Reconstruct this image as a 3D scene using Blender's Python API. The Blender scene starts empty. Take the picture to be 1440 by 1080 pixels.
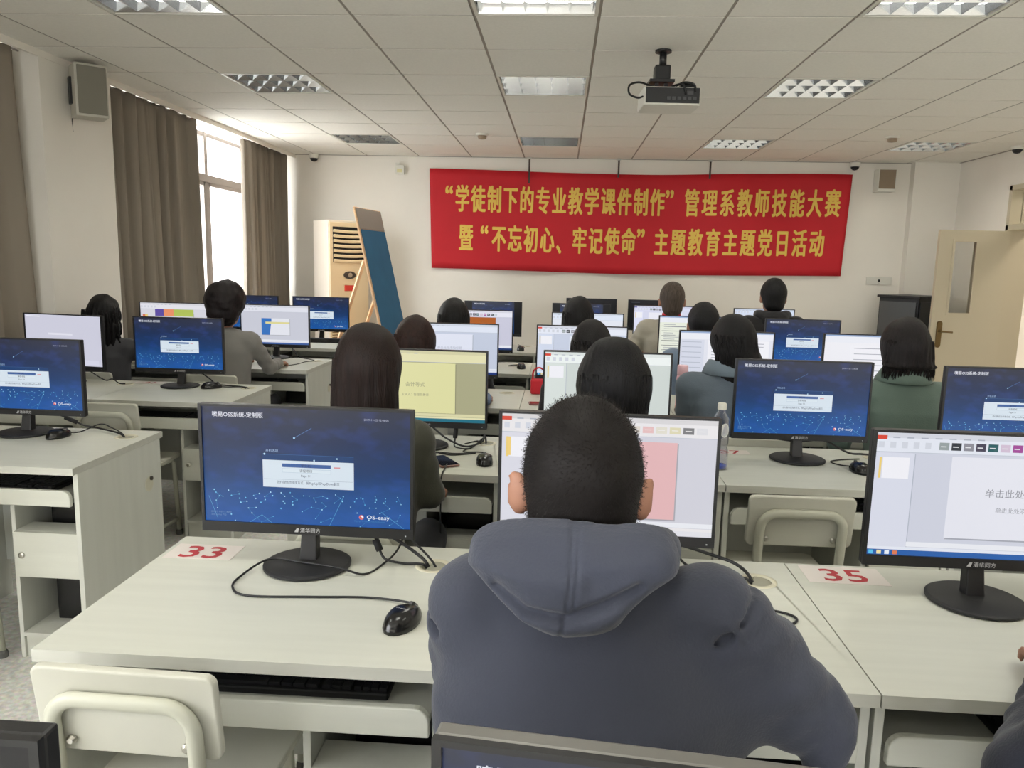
import bpy, math, random
import numpy as np
from mathutils import Matrix, Vector

random.seed(7)
RNG = np.random.default_rng(7)
SC = bpy.context.scene
COL = SC.collection
PI = math.pi

# ------------------------------------------------------------------ camera
CAM_Z = 1.475
def set_camera():
    f, yaw, pitch, roll = 1091.8, 0.0600, 0.15517, 0.02286
    cy, sy, cp, sp = math.cos(yaw), math.sin(yaw), math.cos(pitch), math.sin(pitch)
    fwd = Vector((-sy*cp, cy*cp, -sp)); right = Vector((cy, sy, 0)); up = right.cross(fwd)
    c, s = math.cos(roll), math.sin(roll)
    r2 = c*right + s*up; u2 = -s*right + c*up
    cam = bpy.data.cameras.new('camera'); o = bpy.data.objects.new('camera', cam); COL.objects.link(o)
    m = Matrix((r2, u2, -fwd)).transposed().to_4x4(); m.translation = (0, 0, CAM_Z)
    o.matrix_world = m
    cam.sensor_width = 36; cam.lens = f/1440*36; cam.clip_start = .05
    SC.camera = o
set_camera()
SC.view_settings.view_transform = 'Standard'
SC.view_settings.look = 'None'
SC.view_settings.exposure = 0.15
SC.view_settings.gamma = 1
SC.view_settings.use_curve_mapping = False
SC.cycles.use_denoising = True
SC.cycles.max_bounces = 8
SC.cycles.sample_clamp_indirect = 6

# ------------------------------------------------------------------ world (overcast sky outside the windows)
W = bpy.data.worlds.new('sky'); SC.world = W; W.use_nodes = True
W.node_tree.nodes['Background'].inputs[0].default_value = (.97, .97, 1.0, 1)
W.node_tree.nodes['Background'].inputs[1].default_value = 15.0
def sky_over_ground():
    nt = W.node_tree; L = nt.links.new
    tc = nt.nodes.new('ShaderNodeTexCoord'); sp = nt.nodes.new('ShaderNodeSeparateXYZ'); L(tc.outputs['Generated'], sp.inputs[0])
    r = nt.nodes.new('ShaderNodeValToRGB'); mr = nt.nodes.new('ShaderNodeMapRange'); mr.inputs['From Min'].default_value = -.15; mr.inputs['From Max'].default_value = .1
    L(sp.outputs['Z'], mr.inputs['Value']); L(mr.outputs[0], r.inputs[0])
    r.color_ramp.elements[0].color = (.66, .65, .63, 1); r.color_ramp.elements[1].color = (.97, .97, 1, 1)      # paved ground below, cloud above
    L(r.outputs[0], nt.nodes['Background'].inputs[0])
sky_over_ground()
TUBE_W = 9.5          # watts given off by one ceiling fixture
SCREEN_GAIN = .88     # brightness of the monitors
TUBE_COL = (1.0, .975, .86)

# ------------------------------------------------------------------ materials
def lin(c):
    return tuple(((v/255)/12.92 if v/255 <= .04045 else ((v/255+.055)/1.055)**2.4) for v in c)
MATS = {}
def newmat(name):
    m = bpy.data.materials.new(name); m.use_nodes = True
    MATS[name] = m
    return m, m.node_tree, m.node_tree.nodes['Principled BSDF']
def node(nt, t, **k):
    n = nt.nodes.new(t)
    for a, v in k.items():
        if a.startswith('i_'): n.inputs[a[2:].replace('_', ' ')].default_value = v
        else: setattr(n, a, v)
    return n
def mat(name, rgb, rough=.5, metal=0, spec=.5, noise=None, bump=None, coords='Object', sheen=0, trans=0):
    """rgb = surface colour in sRGB 0-255; noise=(scale xyz, amount) modulates it; bump=(scale xyz, strength)"""
    if name in MATS: return MATS[name]
    m, nt, b = newmat(name)
    col = (*lin(rgb), 1)
    b.inputs['Base Color'].default_value = col
    b.inputs['Roughness'].default_value = rough
    b.inputs['Metallic'].default_value = metal
    b.inputs['Specular IOR Level'].default_value = spec
    if sheen:
        b.inputs['Sheen Weight'].default_value = sheen
    L = nt.links.new
    if noise or bump: tc = node(nt, 'ShaderNodeTexCoord')
    if noise:
        mp = node(nt, 'ShaderNodeMapping'); mp.inputs['Scale'].default_value = noise[0]
        nz = node(nt, 'ShaderNodeTexNoise'); nz.inputs['Scale'].default_value = 1; nz.inputs['Detail'].default_value = 4
        L(tc.outputs[coords], mp.inputs[0]); L(mp.outputs[0], nz.inputs['Vector'])
        rm = node(nt, 'ShaderNodeMapRange'); rm.inputs['From Min'].default_value = .3; rm.inputs['From Max'].default_value = .7
        rm.inputs['To Min'].default_value = 1-noise[1]; rm.inputs['To Max'].default_value = 1+noise[1]
        L(nz.outputs['Fac'], rm.inputs['Value'])
        mx = node(nt, 'ShaderNodeVectorMath', operation='SCALE'); mx.inputs[0].default_value = col[:3]
        L(rm.outputs[0], mx.inputs['Scale']); L(mx.outputs[0], b.inputs['Base Color'])
    if bump:
        mp2 = node(nt, 'ShaderNodeMapping'); mp2.inputs['Scale'].default_value = bump[0]
        n2 = node(nt, 'ShaderNodeTexNoise'); n2.inputs['Scale'].default_value = 1; n2.inputs['Detail'].default_value = 3
        L(tc.outputs[coords], mp2.inputs[0]); L(mp2.outputs[0], n2.inputs['Vector'])
        bp = node(nt, 'ShaderNodeBump'); bp.inputs['Strength'].default_value = bump[1]; bp.inputs['Distance'].default_value = .004
        L(n2.outputs['Fac'], bp.inputs['Height']); L(bp.outputs[0], b.inputs['Normal'])
    return m
def emis(rgb, k=1.0):
    """a lit screen colour (sRGB)"""
    name = 'screen_%d_%d_%d_%d' % (*rgb, int(k*100))
    if name in MATS: return MATS[name]
    m, nt, b = newmat(name)
    b.inputs['Base Color'].default_value = (.004, .004, .005, 1)
    b.inputs['Roughness'].default_value = .35
    b.inputs['Specular IOR Level'].default_value = .35
    b.inputs['Emission Color'].default_value = (*lin(rgb), 1)
    b.inputs['Emission Strength'].default_value = k*SCREEN_GAIN
    return m

desk_m = mat('white_laminate', (201, 202, 191), .42, noise=((3, 40, 40), .03), bump=((6, 160, 160), .05))
deskedge_m = mat('laminate_edge', (190, 190, 180), .5, noise=((3, 60, 60), .05))
deskside_m = mat('laminate_panel', (201, 202, 193), .5, noise=((30, 30, 3), .03))
wall_m = mat('painted_plaster', (236, 231, 221), .8, noise=((2, 2, 2), .02), bump=((60, 60, 60), .04))
tile_m = mat('ceiling_tile', (240, 237, 229), .9, noise=((60, 60, 60), .025))
tbar_m = mat('ceiling_bar', (150, 143, 132), .55)
frame_m = mat('grey_aluminium', (150, 143, 138), .45, metal=.3)
curtain_mat_name = 'curtain_fabric'
black_m = mat('black_plastic', (24, 24, 26), .42)
blackmat_m = mat('matt_black_plastic', (30, 30, 31), .6)
cable_m = mat('black_cable', (18, 18, 19), .5)
chrome_m = mat('brushed_steel', (190, 188, 180), .3, metal=1)
chair_m = mat('chair_board', (194, 193, 180), .5, noise=((8, 8, 8), .03))
chairtube_m = mat('chair_tube', (189, 189, 173), .38)
skin_m = mat('skin', (158, 112, 90), .55, noise=((30, 30, 30), .06))
white_m = mat('white_plastic', (222, 220, 210), .45)
beige_m = mat('cream_plastic', (222, 205, 170), .5)
dark_m = mat('dark_recess', (12, 12, 12), .8)
wood_m = mat('pale_wood', (226, 186, 145), .5, noise=((20, 20, 4), .08))
red_m = mat('red_print', (176, 40, 52), .6)

def special_mats():
    L = None
    # terrazzo floor
    m, nt, b = newmat('terrazzo'); L = nt.links.new
    tc = node(nt, 'ShaderNodeTexCoord'); v = node(nt, 'ShaderNodeTexVoronoi'); v.inputs['Scale'].default_value = 90
    n = node(nt, 'ShaderNodeTexNoise'); n.inputs['Scale'].default_value = 45; n.inputs['Detail'].default_value = 5
    L(tc.outputs['Object'], v.inputs['Vector']); L(tc.outputs['Object'], n.inputs['Vector'])
    r = node(nt, 'ShaderNodeValToRGB'); r.color_ramp.elements[0].position = .35; r.color_ramp.elements[1].position = .65
    r.color_ramp.elements[0].color = (*lin((204, 202, 196)), 1); r.color_ramp.elements[1].color = (*lin((236, 235, 230)), 1)
    L(n.outputs['Fac'], r.inputs[0]); mx = node(nt, 'ShaderNodeMix', data_type='RGBA', blend_type='MULTIPLY')
    mx.inputs[0].default_value = .12; L(r.outputs[0], mx.inputs[6]); L(v.outputs['Color'], mx.inputs[7]); L(mx.outputs[2], b.inputs['Base Color'])
    b.inputs['Roughness'].default_value = .3
    # curtain: translucent taupe cloth
    m, nt, b = newmat(curtain_mat_name); L = nt.links.new
    b.inputs['Base Color'].default_value = (*lin((138, 129, 117)), 1); b.inputs['Roughness'].default_value = .85
    tr = node(nt, 'ShaderNodeBsdfTranslucent'); tr.inputs[0].default_value = (*lin((170, 161, 148)), 1)
    mx = node(nt, 'ShaderNodeMixShader'); mx.inputs[0].default_value = .16
    out = nt.nodes['Material Output']; L(b.outputs[0], mx.inputs[1]); L(tr.outputs[0], mx.inputs[2]); L(mx.outputs[0], out.inputs[0])
    # thin window glass
    m, nt, b = newmat('window_glass'); L = nt.links.new
    t = node(nt, 'ShaderNodeBsdfTransparent'); t.inputs[0].default_value = (.96, .97, .97, 1)
    g = node(nt, 'ShaderNodeBsdfGlossy'); g.inputs['Roughness'].default_value = .02
    mx = node(nt, 'ShaderNodeMixShader'); mx.inputs[0].default_value = .06
    L(t.outputs[0], mx.inputs[1]); L(g.outputs[0], mx.inputs[2]); L(mx.outputs[0], nt.nodes['Material Output'].inputs[0])
    # bottle plastic
    m, nt, b = newmat('clear_plastic'); L = nt.links.new
    t = node(nt, 'ShaderNodeBsdfTransparent'); t.inputs[0].default_value = (.80, .80, .88, 1)
    g = node(nt, 'ShaderNodeBsdfGlossy'); g.inputs['Roughness'].default_value = .06
    lw = node(nt, 'ShaderNodeLayerWeight'); lw.inputs[0].default_value = .35
    mx = node(nt, 'ShaderNodeMixShader'); L(lw.outputs['Facing'], mx.inputs[0])
    L(t.outputs[0], mx.inputs[1]); L(g.outputs[0], mx.inputs[2]); L(mx.outputs[0], nt.nodes['Material Output'].inputs[0])
    # fluorescent tube
    m, nt, b = newmat('tube_glow'); b.inputs['Emission Color'].default_value = (1, .97, .9, 1); b.inputs['Emission Strength'].default_value = 3
    # login screen picture: dark slate at the top, deep blue in the middle, bright blue at the bottom
    m, nt, b = newmat('login_picture'); L = nt.links.new
    tc = node(nt, 'ShaderNodeTexCoord'); sp = node(nt, 'ShaderNodeSeparateXYZ'); L(tc.outputs['UV'], sp.inputs[0])
    r = node(nt, 'ShaderNodeValToRGB'); cr = r.color_ramp
    cr.elements[0].position = 0; cr.elements[0].color = (*lin((14, 82, 158)), 1)
    cr.elements[1].position = 1; cr.elements[1].color = (*lin((40, 45, 64)), 1)
    for p, c in ((.25, (17, 74, 138)), (.45, (13, 54, 104)), (.72, (19, 42, 80))):
        e = cr.elements.new(p); e.color = (*lin(c), 1)
    L(sp.outputs['Y'], r.inputs[0])
    n = node(nt, 'ShaderNodeTexNoise'); n.inputs['Scale'].default_value = 7; n.inputs['Detail'].default_value = 2
    L(tc.outputs['UV'], n.inputs['Vector'])
    rr = node(nt, 'ShaderNodeMapRange'); rr.inputs['From Min'].default_value = .5; rr.inputs['From Max'].default_value = 1.1; L(n.outputs['Fac'], rr.inputs['Value'])
    mx = node(nt, 'ShaderNodeMix', data_type='RGBA', blend_type='ADD'); L(rr.outputs[0], mx.inputs[0]); L(r.outputs[0], mx.inputs[6])
    mx.inputs[7].default_value = (*lin((36, 54, 128)), 1)
    L(mx.outputs[2], b.inputs['Emission Color']); b.inputs['Emission Strength'].default_value = SCREEN_GAIN
    b.inputs['Base Color'].default_value = (.006, .006, .008, 1); b.inputs['Roughness'].default_value = .32; b.inputs['Specular IOR Level'].default_value = .4
special_mats()

# ------------------------------------------------------------------ object helpers
def tag(o, label, cat, group=None):
    o['label'] = label; o['category'] = cat
    if group: o['group'] = group
    return o
def thing(name, label, cat, loc=(0, 0, 0), rz=0, group=None):
    o = bpy.data.objects.new(name, None); COL.objects.link(o)
    o.location = loc; o.rotation_euler = (0, 0, rz); o.empty_display_size = .1
    return tag(o, label, cat, group)
def dup(o, parent=None):
    c = o.copy(); COL.objects.link(c)
    if parent: c.parent = parent
    for ch in list(o.children): dup(ch, c)
    return c
class MB:
    """collects shapes and links them as ONE mesh object"""
    def __init__(s): s.v = []; s.f = []; s.mi = []; s.uv = {}
    def geo(s, vs, fs, mi=0, M=None):
        b = len(s.v)
        for p in vs:
            p = Vector(p)
            s.v.append(tuple(M @ p) if M is not None else tuple(p))
        for f in fs: s.f.append([b+i for i in f]); s.mi.append(mi)
        return s
    def box(s, x0, x1, y0, y1, z0, z1, mi=0, M=None):
        vs = [(x, y, z) for z in (z0, z1) for y in (y0, y1) for x in (x0, x1)]
        return s.geo(vs, [(0, 2, 3, 1), (4, 5, 7, 6), (0, 1, 5, 4), (2, 6, 7, 3), (0, 4, 6, 2), (1, 3, 7, 5)], mi, M)
    def tube(s, pts, r, n=8, mi=0, closed=False, caps=True, flat=None):
        pts = [Vector(p) for p in pts]; N = len(pts)
        rs = r if isinstance(r, (list, tuple)) else [r]*N
        vs = []; up = None
        for i, p in enumerate(pts):
            a = pts[(i-1) % N] if (closed or i > 0) else p
            b = pts[(i+1) % N] if (closed or i < N-1) else p
            t = (b-a).normalized() if (b-a).length > 1e-9 else Vector((0, 0, 1))
            if up is None:
                up = Vector((0, 0, 1)) if abs(t.z) < .9 else Vector((0, 1, 0))
            u = (up - t*up.dot(t))
            u = u.normalized() if u.length > 1e-6 else t.orthogonal().normalized()
            up = u; w = t.cross(u)
            for k in range(n):
                an = 2*PI*k/n
                ku, kw = (1, 1) if flat is None else flat
                vs.append(p + (u*math.cos(an)*ku + w*math.sin(an)*kw)*rs[i])
        fs = []
        for i in range(N if closed else N-1):
            j = (i+1) % N
            for k in range(n):
                k2 = (k+1) % n
                fs.append((i*n+k, i*n+k2, j*n+k2, j*n+k))
        if caps and not closed:
            fs.append(tuple(range(n))[::-1]); fs.append(tuple((N-1)*n+k for k in range(n)))
        return s.geo(vs, fs, mi)
    def lathe(s, prof, n=24, mi=0, M=None, sx=1, sy=1):
        vs = []; fs = []
        for r, z in prof:
            for k in range(n):
                a = 2*PI*k/n; vs.append((r*math.cos(a)*sx, r*math.sin(a)*sy, z))
        for i in range(len(prof)-1):
            for k in range(n):
                k2 = (k+1) % n; fs.append((i*n+k, i*n+k2, (i+1)*n+k2, (i+1)*n+k))
        fs.append(tuple(range(n))[::-1]); fs.append(tuple((len(prof)-1)*n+k for k in range(n)))
        return s.geo(vs, fs, mi, M)
    def prism(s, poly, z0, z1, mi=0, M=None):
        """poly in xy extruded z0..z1"""
        n = len(poly)
        vs = [(x, y, z0) for x, y in poly]+[(x, y, z1) for x, y in poly]
        fs = [tuple(range(n))[::-1], tuple(range(n, 2*n))]+[(i, (i+1) % n, n+(i+1) % n, n+i) for i in range(n)]
        return s.geo(vs, fs, mi, M)
    def build(s, name, mats, parent=None, smooth=False, bevel=0, seg=2, loc=None):
        me = bpy.data.meshes.new(name)
        me.from_pydata(s.v, [], s.f)
        for m in (mats if isinstance(mats, (list, tuple)) else [mats]): me.materials.append(m)
        me.polygons.foreach_set('material_index', s.mi)
        if smooth: me.polygons.foreach_set('use_smooth', [True]*len(s.f))
        me.update()
        o = bpy.data.objects.new(name, me); COL.objects.link(o)
        if parent: o.parent = parent
        if loc: o.location = loc
        if bevel:
            b = o.modifiers.new('edge', 'BEVEL'); b.width = bevel; b.segments = seg; b.limit_method = 'ANGLE'; b.angle_limit = .6
        return o
def rotx(a): return Matrix.Rotation(a, 4, 'X')
def roty(a): return Matrix.Rotation(a, 4, 'Y')
def rotz(a): return Matrix.Rotation(a, 4, 'Z')
def T(x, y, z): return Matrix.Translation((x, y, z))
def arc(cx, cy, r, a0, a1, n):
    return [(cx+r*math.cos(a0+(a1-a0)*i/n), cy+r*math.sin(a0+(a1-a0)*i/n)) for i in range(n+1)]
def rrect(x0, x1, y0, y1, r, n=5):
    return (arc(x1-r, y0+r, r, -PI/2, 0, n)+arc(x1-r, y1-r, r, 0, PI/2, n)+arc(x0+r, y1-r, r, PI/2, PI, n)+arc(x0+r, y0+r, r, PI, 1.5*PI, n))
def spline(pts, n=8):
    """Catmull-Rom through the points"""
    P = [Vector(p) for p in pts]; P = [P[0]*2-P[1]]+P+[P[-1]*2-P[-2]]; out = []
    for i in range(1, len(P)-2):
        a, b, c, d = P[i-1:i+3]
        for k in range(n):
            t = k/n
            out.append(.5*((2*b)+(c-a)*t+(2*a-5*b+4*c-d)*t*t+(3*b-a-3*c+d)*t**3))
    out.append(P[-2]); return out
def struct(o):
    o['kind'] = 'structure'; return o
# text -> flat geometry in the xy plane, origin at the left of the baseline
_TXT = {}
def text_geo(body, size=1.0, bold=0.0):
    key = (body, bold)
    if key not in _TXT:
        cu = bpy.data.curves.new('lettering', 'FONT'); cu.body = body; cu.size = 1; cu.resolution_u = 2; cu.offset = bold
        ob = bpy.data.objects.new('lettering', cu); COL.objects.link(ob)
        bpy.context.view_layer.update()
        me = bpy.data.meshes.new_from_object(ob.evaluated_get(bpy.context.evaluated_depsgraph_get()))
        vs = [tuple(v.co) for v in me.vertices]; fs = [tuple(p.vertices) for p in me.polygons]
        bpy.data.objects.remove(ob); bpy.data.curves.remove(cu); bpy.data.meshes.remove(me)
        _TXT[key] = (vs, fs)
    vs, fs = _TXT[key]
    return [(x*size, y*size, 0) for x, y, z in vs], fs
def extent(vs):
    xs = [v[0] for v in vs] or [0]; ys = [v[1] for v in vs] or [0]
    return min(xs), max(xs), min(ys), max(ys)

# ------------------------------------------------------------------ the room
CEIL = 2.647
XL, XR, YB, YF = -3.10, 4.27, 9.05, -4.0       # pillar face, right wall, far wall, wall behind
XW = -3.40                                      # window wall
GX, GY, G = -.4605, 3.3545, .6                  # ceiling grid origin and pitch
struct(MB().box(XW-.2, XR+.2, YF-.2, YB+.2, -.1, 0).build('floor', MATS['terrazzo']))
TROFF = [(c, r) for c in (-3, 0, 3, 6) for r in (-8, -4, 0, 3, 7)]
def ceiling():
    b = MB(); t = MB()
    for c in range(-6, 9):
        for r in range(-13, 11):
            if (c, r) in TROFF: continue
            x0, x1 = max(GX+c*G, XW), min(GX+(c+1)*G, XR); y0, y1 = max(GY+r*G, YF), min(GY+(r+1)*G, YB)
            if x1-x0 < .02 or y1-y0 < .02: continue
            b.box(x0+.008, x1-.008, y0+.008, y1-.008, CEIL, CEIL+.012)
    b.box(XW-.2, XR+.2, YF-.2, YB+.2, CEIL+.25, CEIL+.3)
    struct(b.build('ceiling', tile_m))
    for c in range(-5, 9):
        x = GX+c*G
        if XW < x < XR: t.box(x-.012, x+.012, YF, YB, CEIL+.003, CEIL+.03)
    for r in range(-13, 11):
        y = GY+r*G
        if YF < y < YB: t.box(XW, XR, y-.011, y+.011, CEIL+.0035, CEIL+.029)
    t.box(XL-.0, XR, YB-.02, YB, CEIL-.004, CEIL+.02); t.box(XR-.02, XR, YF, YB, CEIL-.004, CEIL+.02)
    struct(t.build('trim_1', tbar_m))
ceiling()
WIN = [(5.42, 8.92), (1.45, 4.60), (-2.6, .55)]
SILL = .92
def walls():
    b = MB()
    edges = [YF]
    for a, c in sorted(WIN): edges += [a, c]
    edges.append(YB)
    for i in range(0, len(edges), 2): b.box(XW-.2, XW, edges[i], edges[i+1], 0, CEIL+.25)
    for a, c in WIN: b.box(XW-.2, XW, a, c, 0, SILL)
    for a, c in ((4.60, 5.33), (.60, 1.33)): b.box(XW, XL, a, c, 0, CEIL)
    struct(b.build('wall_left', wall_m))
    b = MB().box(XL-.012, XL+.004, YF, YB, CEIL-.04, CEIL+.002); struct(b.build('trim_2', wall_m))
    struct(MB().box(XW-.2, XR+.2, YB, YB+.2, 0, CEIL+.25).build('wall_back', wall_m))
    struct(MB().box(3.79, XR, YB-.11, YB, 0, CEIL).build('trim_3', wall_m))
    b = MB(); xs = [XW-.2, -2.5, -.3, 1.0, 3.2, XR+.2]; b0, b1 = 1.2, 2.3
    for i in range(0, 6, 2): b.box(xs[i], xs[i+1], YF-.2, YF, 0, CEIL+.25)
    for i in (1, 3): b.box(xs[i], xs[i+1], YF-.2, YF, 0, b0); b.box(xs[i], xs[i+1], YF-.2, YF, b1, CEIL+.25)
    struct(b.build('wall_front', wall_m))
    for i, n in ((1, 4), (3, 5)):  # rear windows out of view, added to brighten the ceiling and camera-facing surfaces
        f = MB(); a, c = xs[i], xs[i+1]; y0, y1 = YF-.12, YF-.06
        for x in (a, a+.75, c-.8, c-.05): f.box(x, x+.05, y0, y1, b0, b1)
        for z in (b0, b1-.05): f.box(a, c, y0, y1, z, z+.05)
        fo = struct(f.build('window_%d' % n, frame_m))
        MB().box(a+.05, c-.05, YF-.092, YF-.088, b0+.05, b1-.05).build('pane', MATS['window_glass'], fo)
        li = bpy.data.lights.new('window_portal', 'AREA'); li.shape = 'RECTANGLE'; li.size = c-a; li.size_y = b1-b0; li.cycles.is_portal = True
        lo = bpy.data.objects.new('window_portal', li); COL.objects.link(lo); lo.location = ((a+c)/2, YF-.3, (b0+b1)/2); lo.rotation_euler = (PI/2, 0, 0)
    b = MB(); d0, d1, dz = 6.95, 7.92, 2.31
    b.box(XR, XR+.2, YF, d0, 0, CEIL+.25); b.box(XR, XR+.2, d1, YB, 0, CEIL+.25); b.box(XR, XR+.2, d0, d1, dz, CEIL+.25)
    struct(b.build('wall_right', wall_m))
    # corridor seen through the doorway
    c = MB(); c.box(XR+1.6, XR+1.8, 5.5, 9.5, 0, 2.6); c.box(XR+.2, XR+1.8, 9.5, 9.6, 0, 2.6); c.box(XR+.2, XR+1.8, 5.4, 5.5, 0, 2.6)
    c.box(XR+.2, XR+1.8, 5.4, 9.6, -.1, 0); c.box(XR+.2, XR+1.8, 5.4, 9.6, 2.6, 2.7)
    struct(c.build('wall_corridor', wall_m))
    li = bpy.data.lights.new('corridor_light', 'AREA'); li.size = .5; li.energy = 14; li.color = (1, .92, .8)
    lo = bpy.data.objects.new('corridor_light', li); COL.objects.link(lo); lo.location = (XR+.9, 7.3, 2.55)
    # skirting
    struct(MB().box(XW, XR, YB-.012, YB, 0, .1).build('baseboard_back', deskedge_m))
    # door frame with a transom light
    door_m = mat('door_paint', (196, 186, 162), .5)
    f = MB()
    for a in (d0, d1-.05): f.box(XR-.015, XR+.21, a, a+.05, 0, dz)
    f.box(XR-.015, XR+.21, d0, d1, dz-.05, dz); f.box(XR-.015, XR+.21, d0, d1, 1.885, 1.94)
    fr = struct(f.build('door_2', door_m, bevel=.004))
    MB().box(XR+.09, XR+.10, d0+.05, d1-.05, 1.94, dz-.05).build('pane', MATS['window_glass'], fr)
    # open door leaf
    w, h = .66, 1.87
    d = bpy.data.objects.new('door_1', None); COL.objects.link(d); d.location = (XR-.01, d1-.06, .008); d.rotation_euler = (0, 0, .03); struct(d)
    m = MB(); gx0, gx1, gz0, gz1 = -w+.15, -w+.35, 1.08, 1.76
    for x0, x1, z0, z1 in ((-w, gx0, 0, h), (gx1, 0, 0, h), (gx0, gx1, 0, gz0), (gx0, gx1, gz1, h)): m.box(x0, x1, -.04, 0, z0, z1)
    m.build('leaf', door_m, d)
    m = MB(); t = .02
    for x0, x1, z0, z1 in ((gx0-t, gx0, gz0-t, gz1+t), (gx1, gx1+t, gz0-t, gz1+t), (gx0, gx1, gz0-t, gz0), (gx0, gx1, gz1, gz1+t)): m.box(x0, x1, -.048, .008, z0, z1)
    m.build('glazing_bead', door_m, d)
    MB().box(gx0, gx1, -.023, -.017, gz0, gz1).build('pane', MATS['window_glass'], d)
    br = mat('aged_brass', (120, 100, 66), .35, metal=.8)
    m = MB(); m.prism(rrect(-w+.055, -w+.105, .74, 1.0, .024), 0, .012, M=Matrix(((1, 0, 0, 0), (0, 0, -1, -.04), (0, 1, 0, 0), (0, 0, 0, 1))))
    hp = m.build('handle_plate', br, d)
    MB().tube([(-w+.08, -.05, .90), (-w+.08, -.085, .90), (-w+.10, -.09, .90), (-w+.19, -.088, .895)], .009).build('handle', br, d, smooth=True)
    MB().box(-w-.003, -w, -.03, -.012, .75, 1.02).build('lock_strip', chrome_m, d)
walls()
def windows():
    for i, (a, c) in enumerate(WIN):
        f = MB(); x0, x1 = XW-.11, XW-.05; z0, z1, zt = SILL, CEIL-.005, 2.21
        f.box(x0, x1, a, a+.05, z0, z1); f.box(x0, x1, c-.05, c, z0, z1); f.box(x0, x1, a, c, z0, z0+.05); f.box(x0, x1, a, c, z1-.04, z1)
        f.box(x0-.01, x1+.012, a, c, zt-.035, zt+.035)
        ms = [7.50] if i == 0 else [(a+c)/2]
        ms += [a+.9, c-.45] if i == 0 else [a+.8, c-.8]
        for y in ms: f.box(x0, x1+.006, y-.032, y+.032, z0, z1)
        fo = struct(f.build('window_%d' % (i+1), frame_m, bevel=.004))
        # opening sashes beside the first mullion
        for y in ms[:1]:
            for s0, s1 in ((y+.032, c-.48 if i == 0 else y+.7), (y-.7, y-.032)):
                s = MB(); t = .035
                s.box(x0+.01, x1+.004, s0, s0+t, z0+.05, zt-.035); s.box(x0+.01, x1+.004, s1-t, s1, z0+.05, zt-.035)
                s.box(x0+.01, x1+.004, s0, s1, zt-.035-t, zt-.035); s.box(x0+.01, x1+.004, s0, s1, z0+.05, z0+.05+t)
                so = s.build('sash', frame_m, fo)
        MB().box(XW-.085, XW-.08, a+.05, c-.05, z0+.05, z1-.04).build('pane', MATS['window_glass'], fo)
        MB().box(XW-.05, XW+.10, a-.03, c+.03, SILL-.03, SILL).build('window_sill', wall_m, fo)
        li = bpy.data.lights.new('window_portal', 'AREA'); li.shape = 'RECTANGLE'; li.size = c-a; li.size_y = z1-z0
        li.cycles.is_portal = True
        lo = bpy.data.objects.new('window_portal', li); COL.objects.link(lo); lo.location = (XW-.3, (a+c)/2, (z0+z1)/2)
        lo.rotation_euler = (PI/2, 0, -PI/2)
    # pale apartment block across the street
    fac = mat('pale_render', (246, 238, 236), .9)
    bl = thing('apartment_building', 'pale building outside the window beyond the curtains', 'building', (-13, 30, -6))
    MB().box(-5, 0, -9, 9, 0, 16).build('facade', fac, bl)
    for y in (-5, -1.5, 2, 5.5):
        for z in (7.0, 10.5):
            w = MB().box(0, .06, y, y+1.5, z, z+1.6).build('window', mat('far_frame', (200, 200, 204), .5), bl)
            MB().box(.06, .07, y+.08, y+1.42, z+.08, z+1.52).build('pane', mat('far_glass', (206, 216, 214), .3), w)
windows()

def curtain(y0, y1, seed, label, lean0=0, lean1=0, nf=9):
    r = random.Random(seed); ny, nz = 120, 26
    root = thing('curtain', label, 'curtain', (XL-.05, y0, 0), 0, 'taupe window curtains')
    ph = [r.uniform(0, 6.28) for _ in range(6)]
    vs = []; z0, z1 = .25, CEIL-.008
    for k in range(nz+1):
        tz = k/nz
        for i in range(ny+1):
            t = i/ny
            tt = t*nf*2*PI
            a = .046*(1-.25*tz)
            x = a*(math.sin(tt+ph[0]+.9*math.sin(2*PI*t*2.3+ph[1]))+.35*math.sin(2.1*tt+ph[2]+1.5*tz)) + .012*math.sin(3*tz+tt*.3+ph[3])
            y = t*(y1-y0) + (1-tz)*(lean0*(1-t)+lean1*t) + .01*math.sin(2*tt+ph[4]+2*tz)
            vs.append((x-.07, y, z0+(z1-z0)*tz))
    n = ny+1
    fs = [(k*n+i, k*n+i+1, (k+1)*n+i+1, (k+1)*n+i) for k in range(nz) for i in range(ny)]
    m = MB(); m.geo(vs, fs); o = m.build('cloth', MATS[curtain_mat_name], root, smooth=True)
    s = o.modifiers.new('thick', 'SOLIDIFY'); s.thickness = .004
    MB().tube([(-.07, -.02, z1-.004), (-.07, y1-y0+.02, z1-.004)], .006).build('rail', frame_m, root)
    return root
curtain(1.2, 4.70, 3, 'taupe curtain nearest the camera, cut by the left edge of the photo', 0, .05, 13)
curtain(5.36, 6.80, 5, 'wide taupe curtain between the white pillar and the uncovered window', -.01, .08, 9)
curtain(7.86, 8.98, 9, 'taupe curtain in the far corner beside the air conditioner', -.02, .03, 9)

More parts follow.
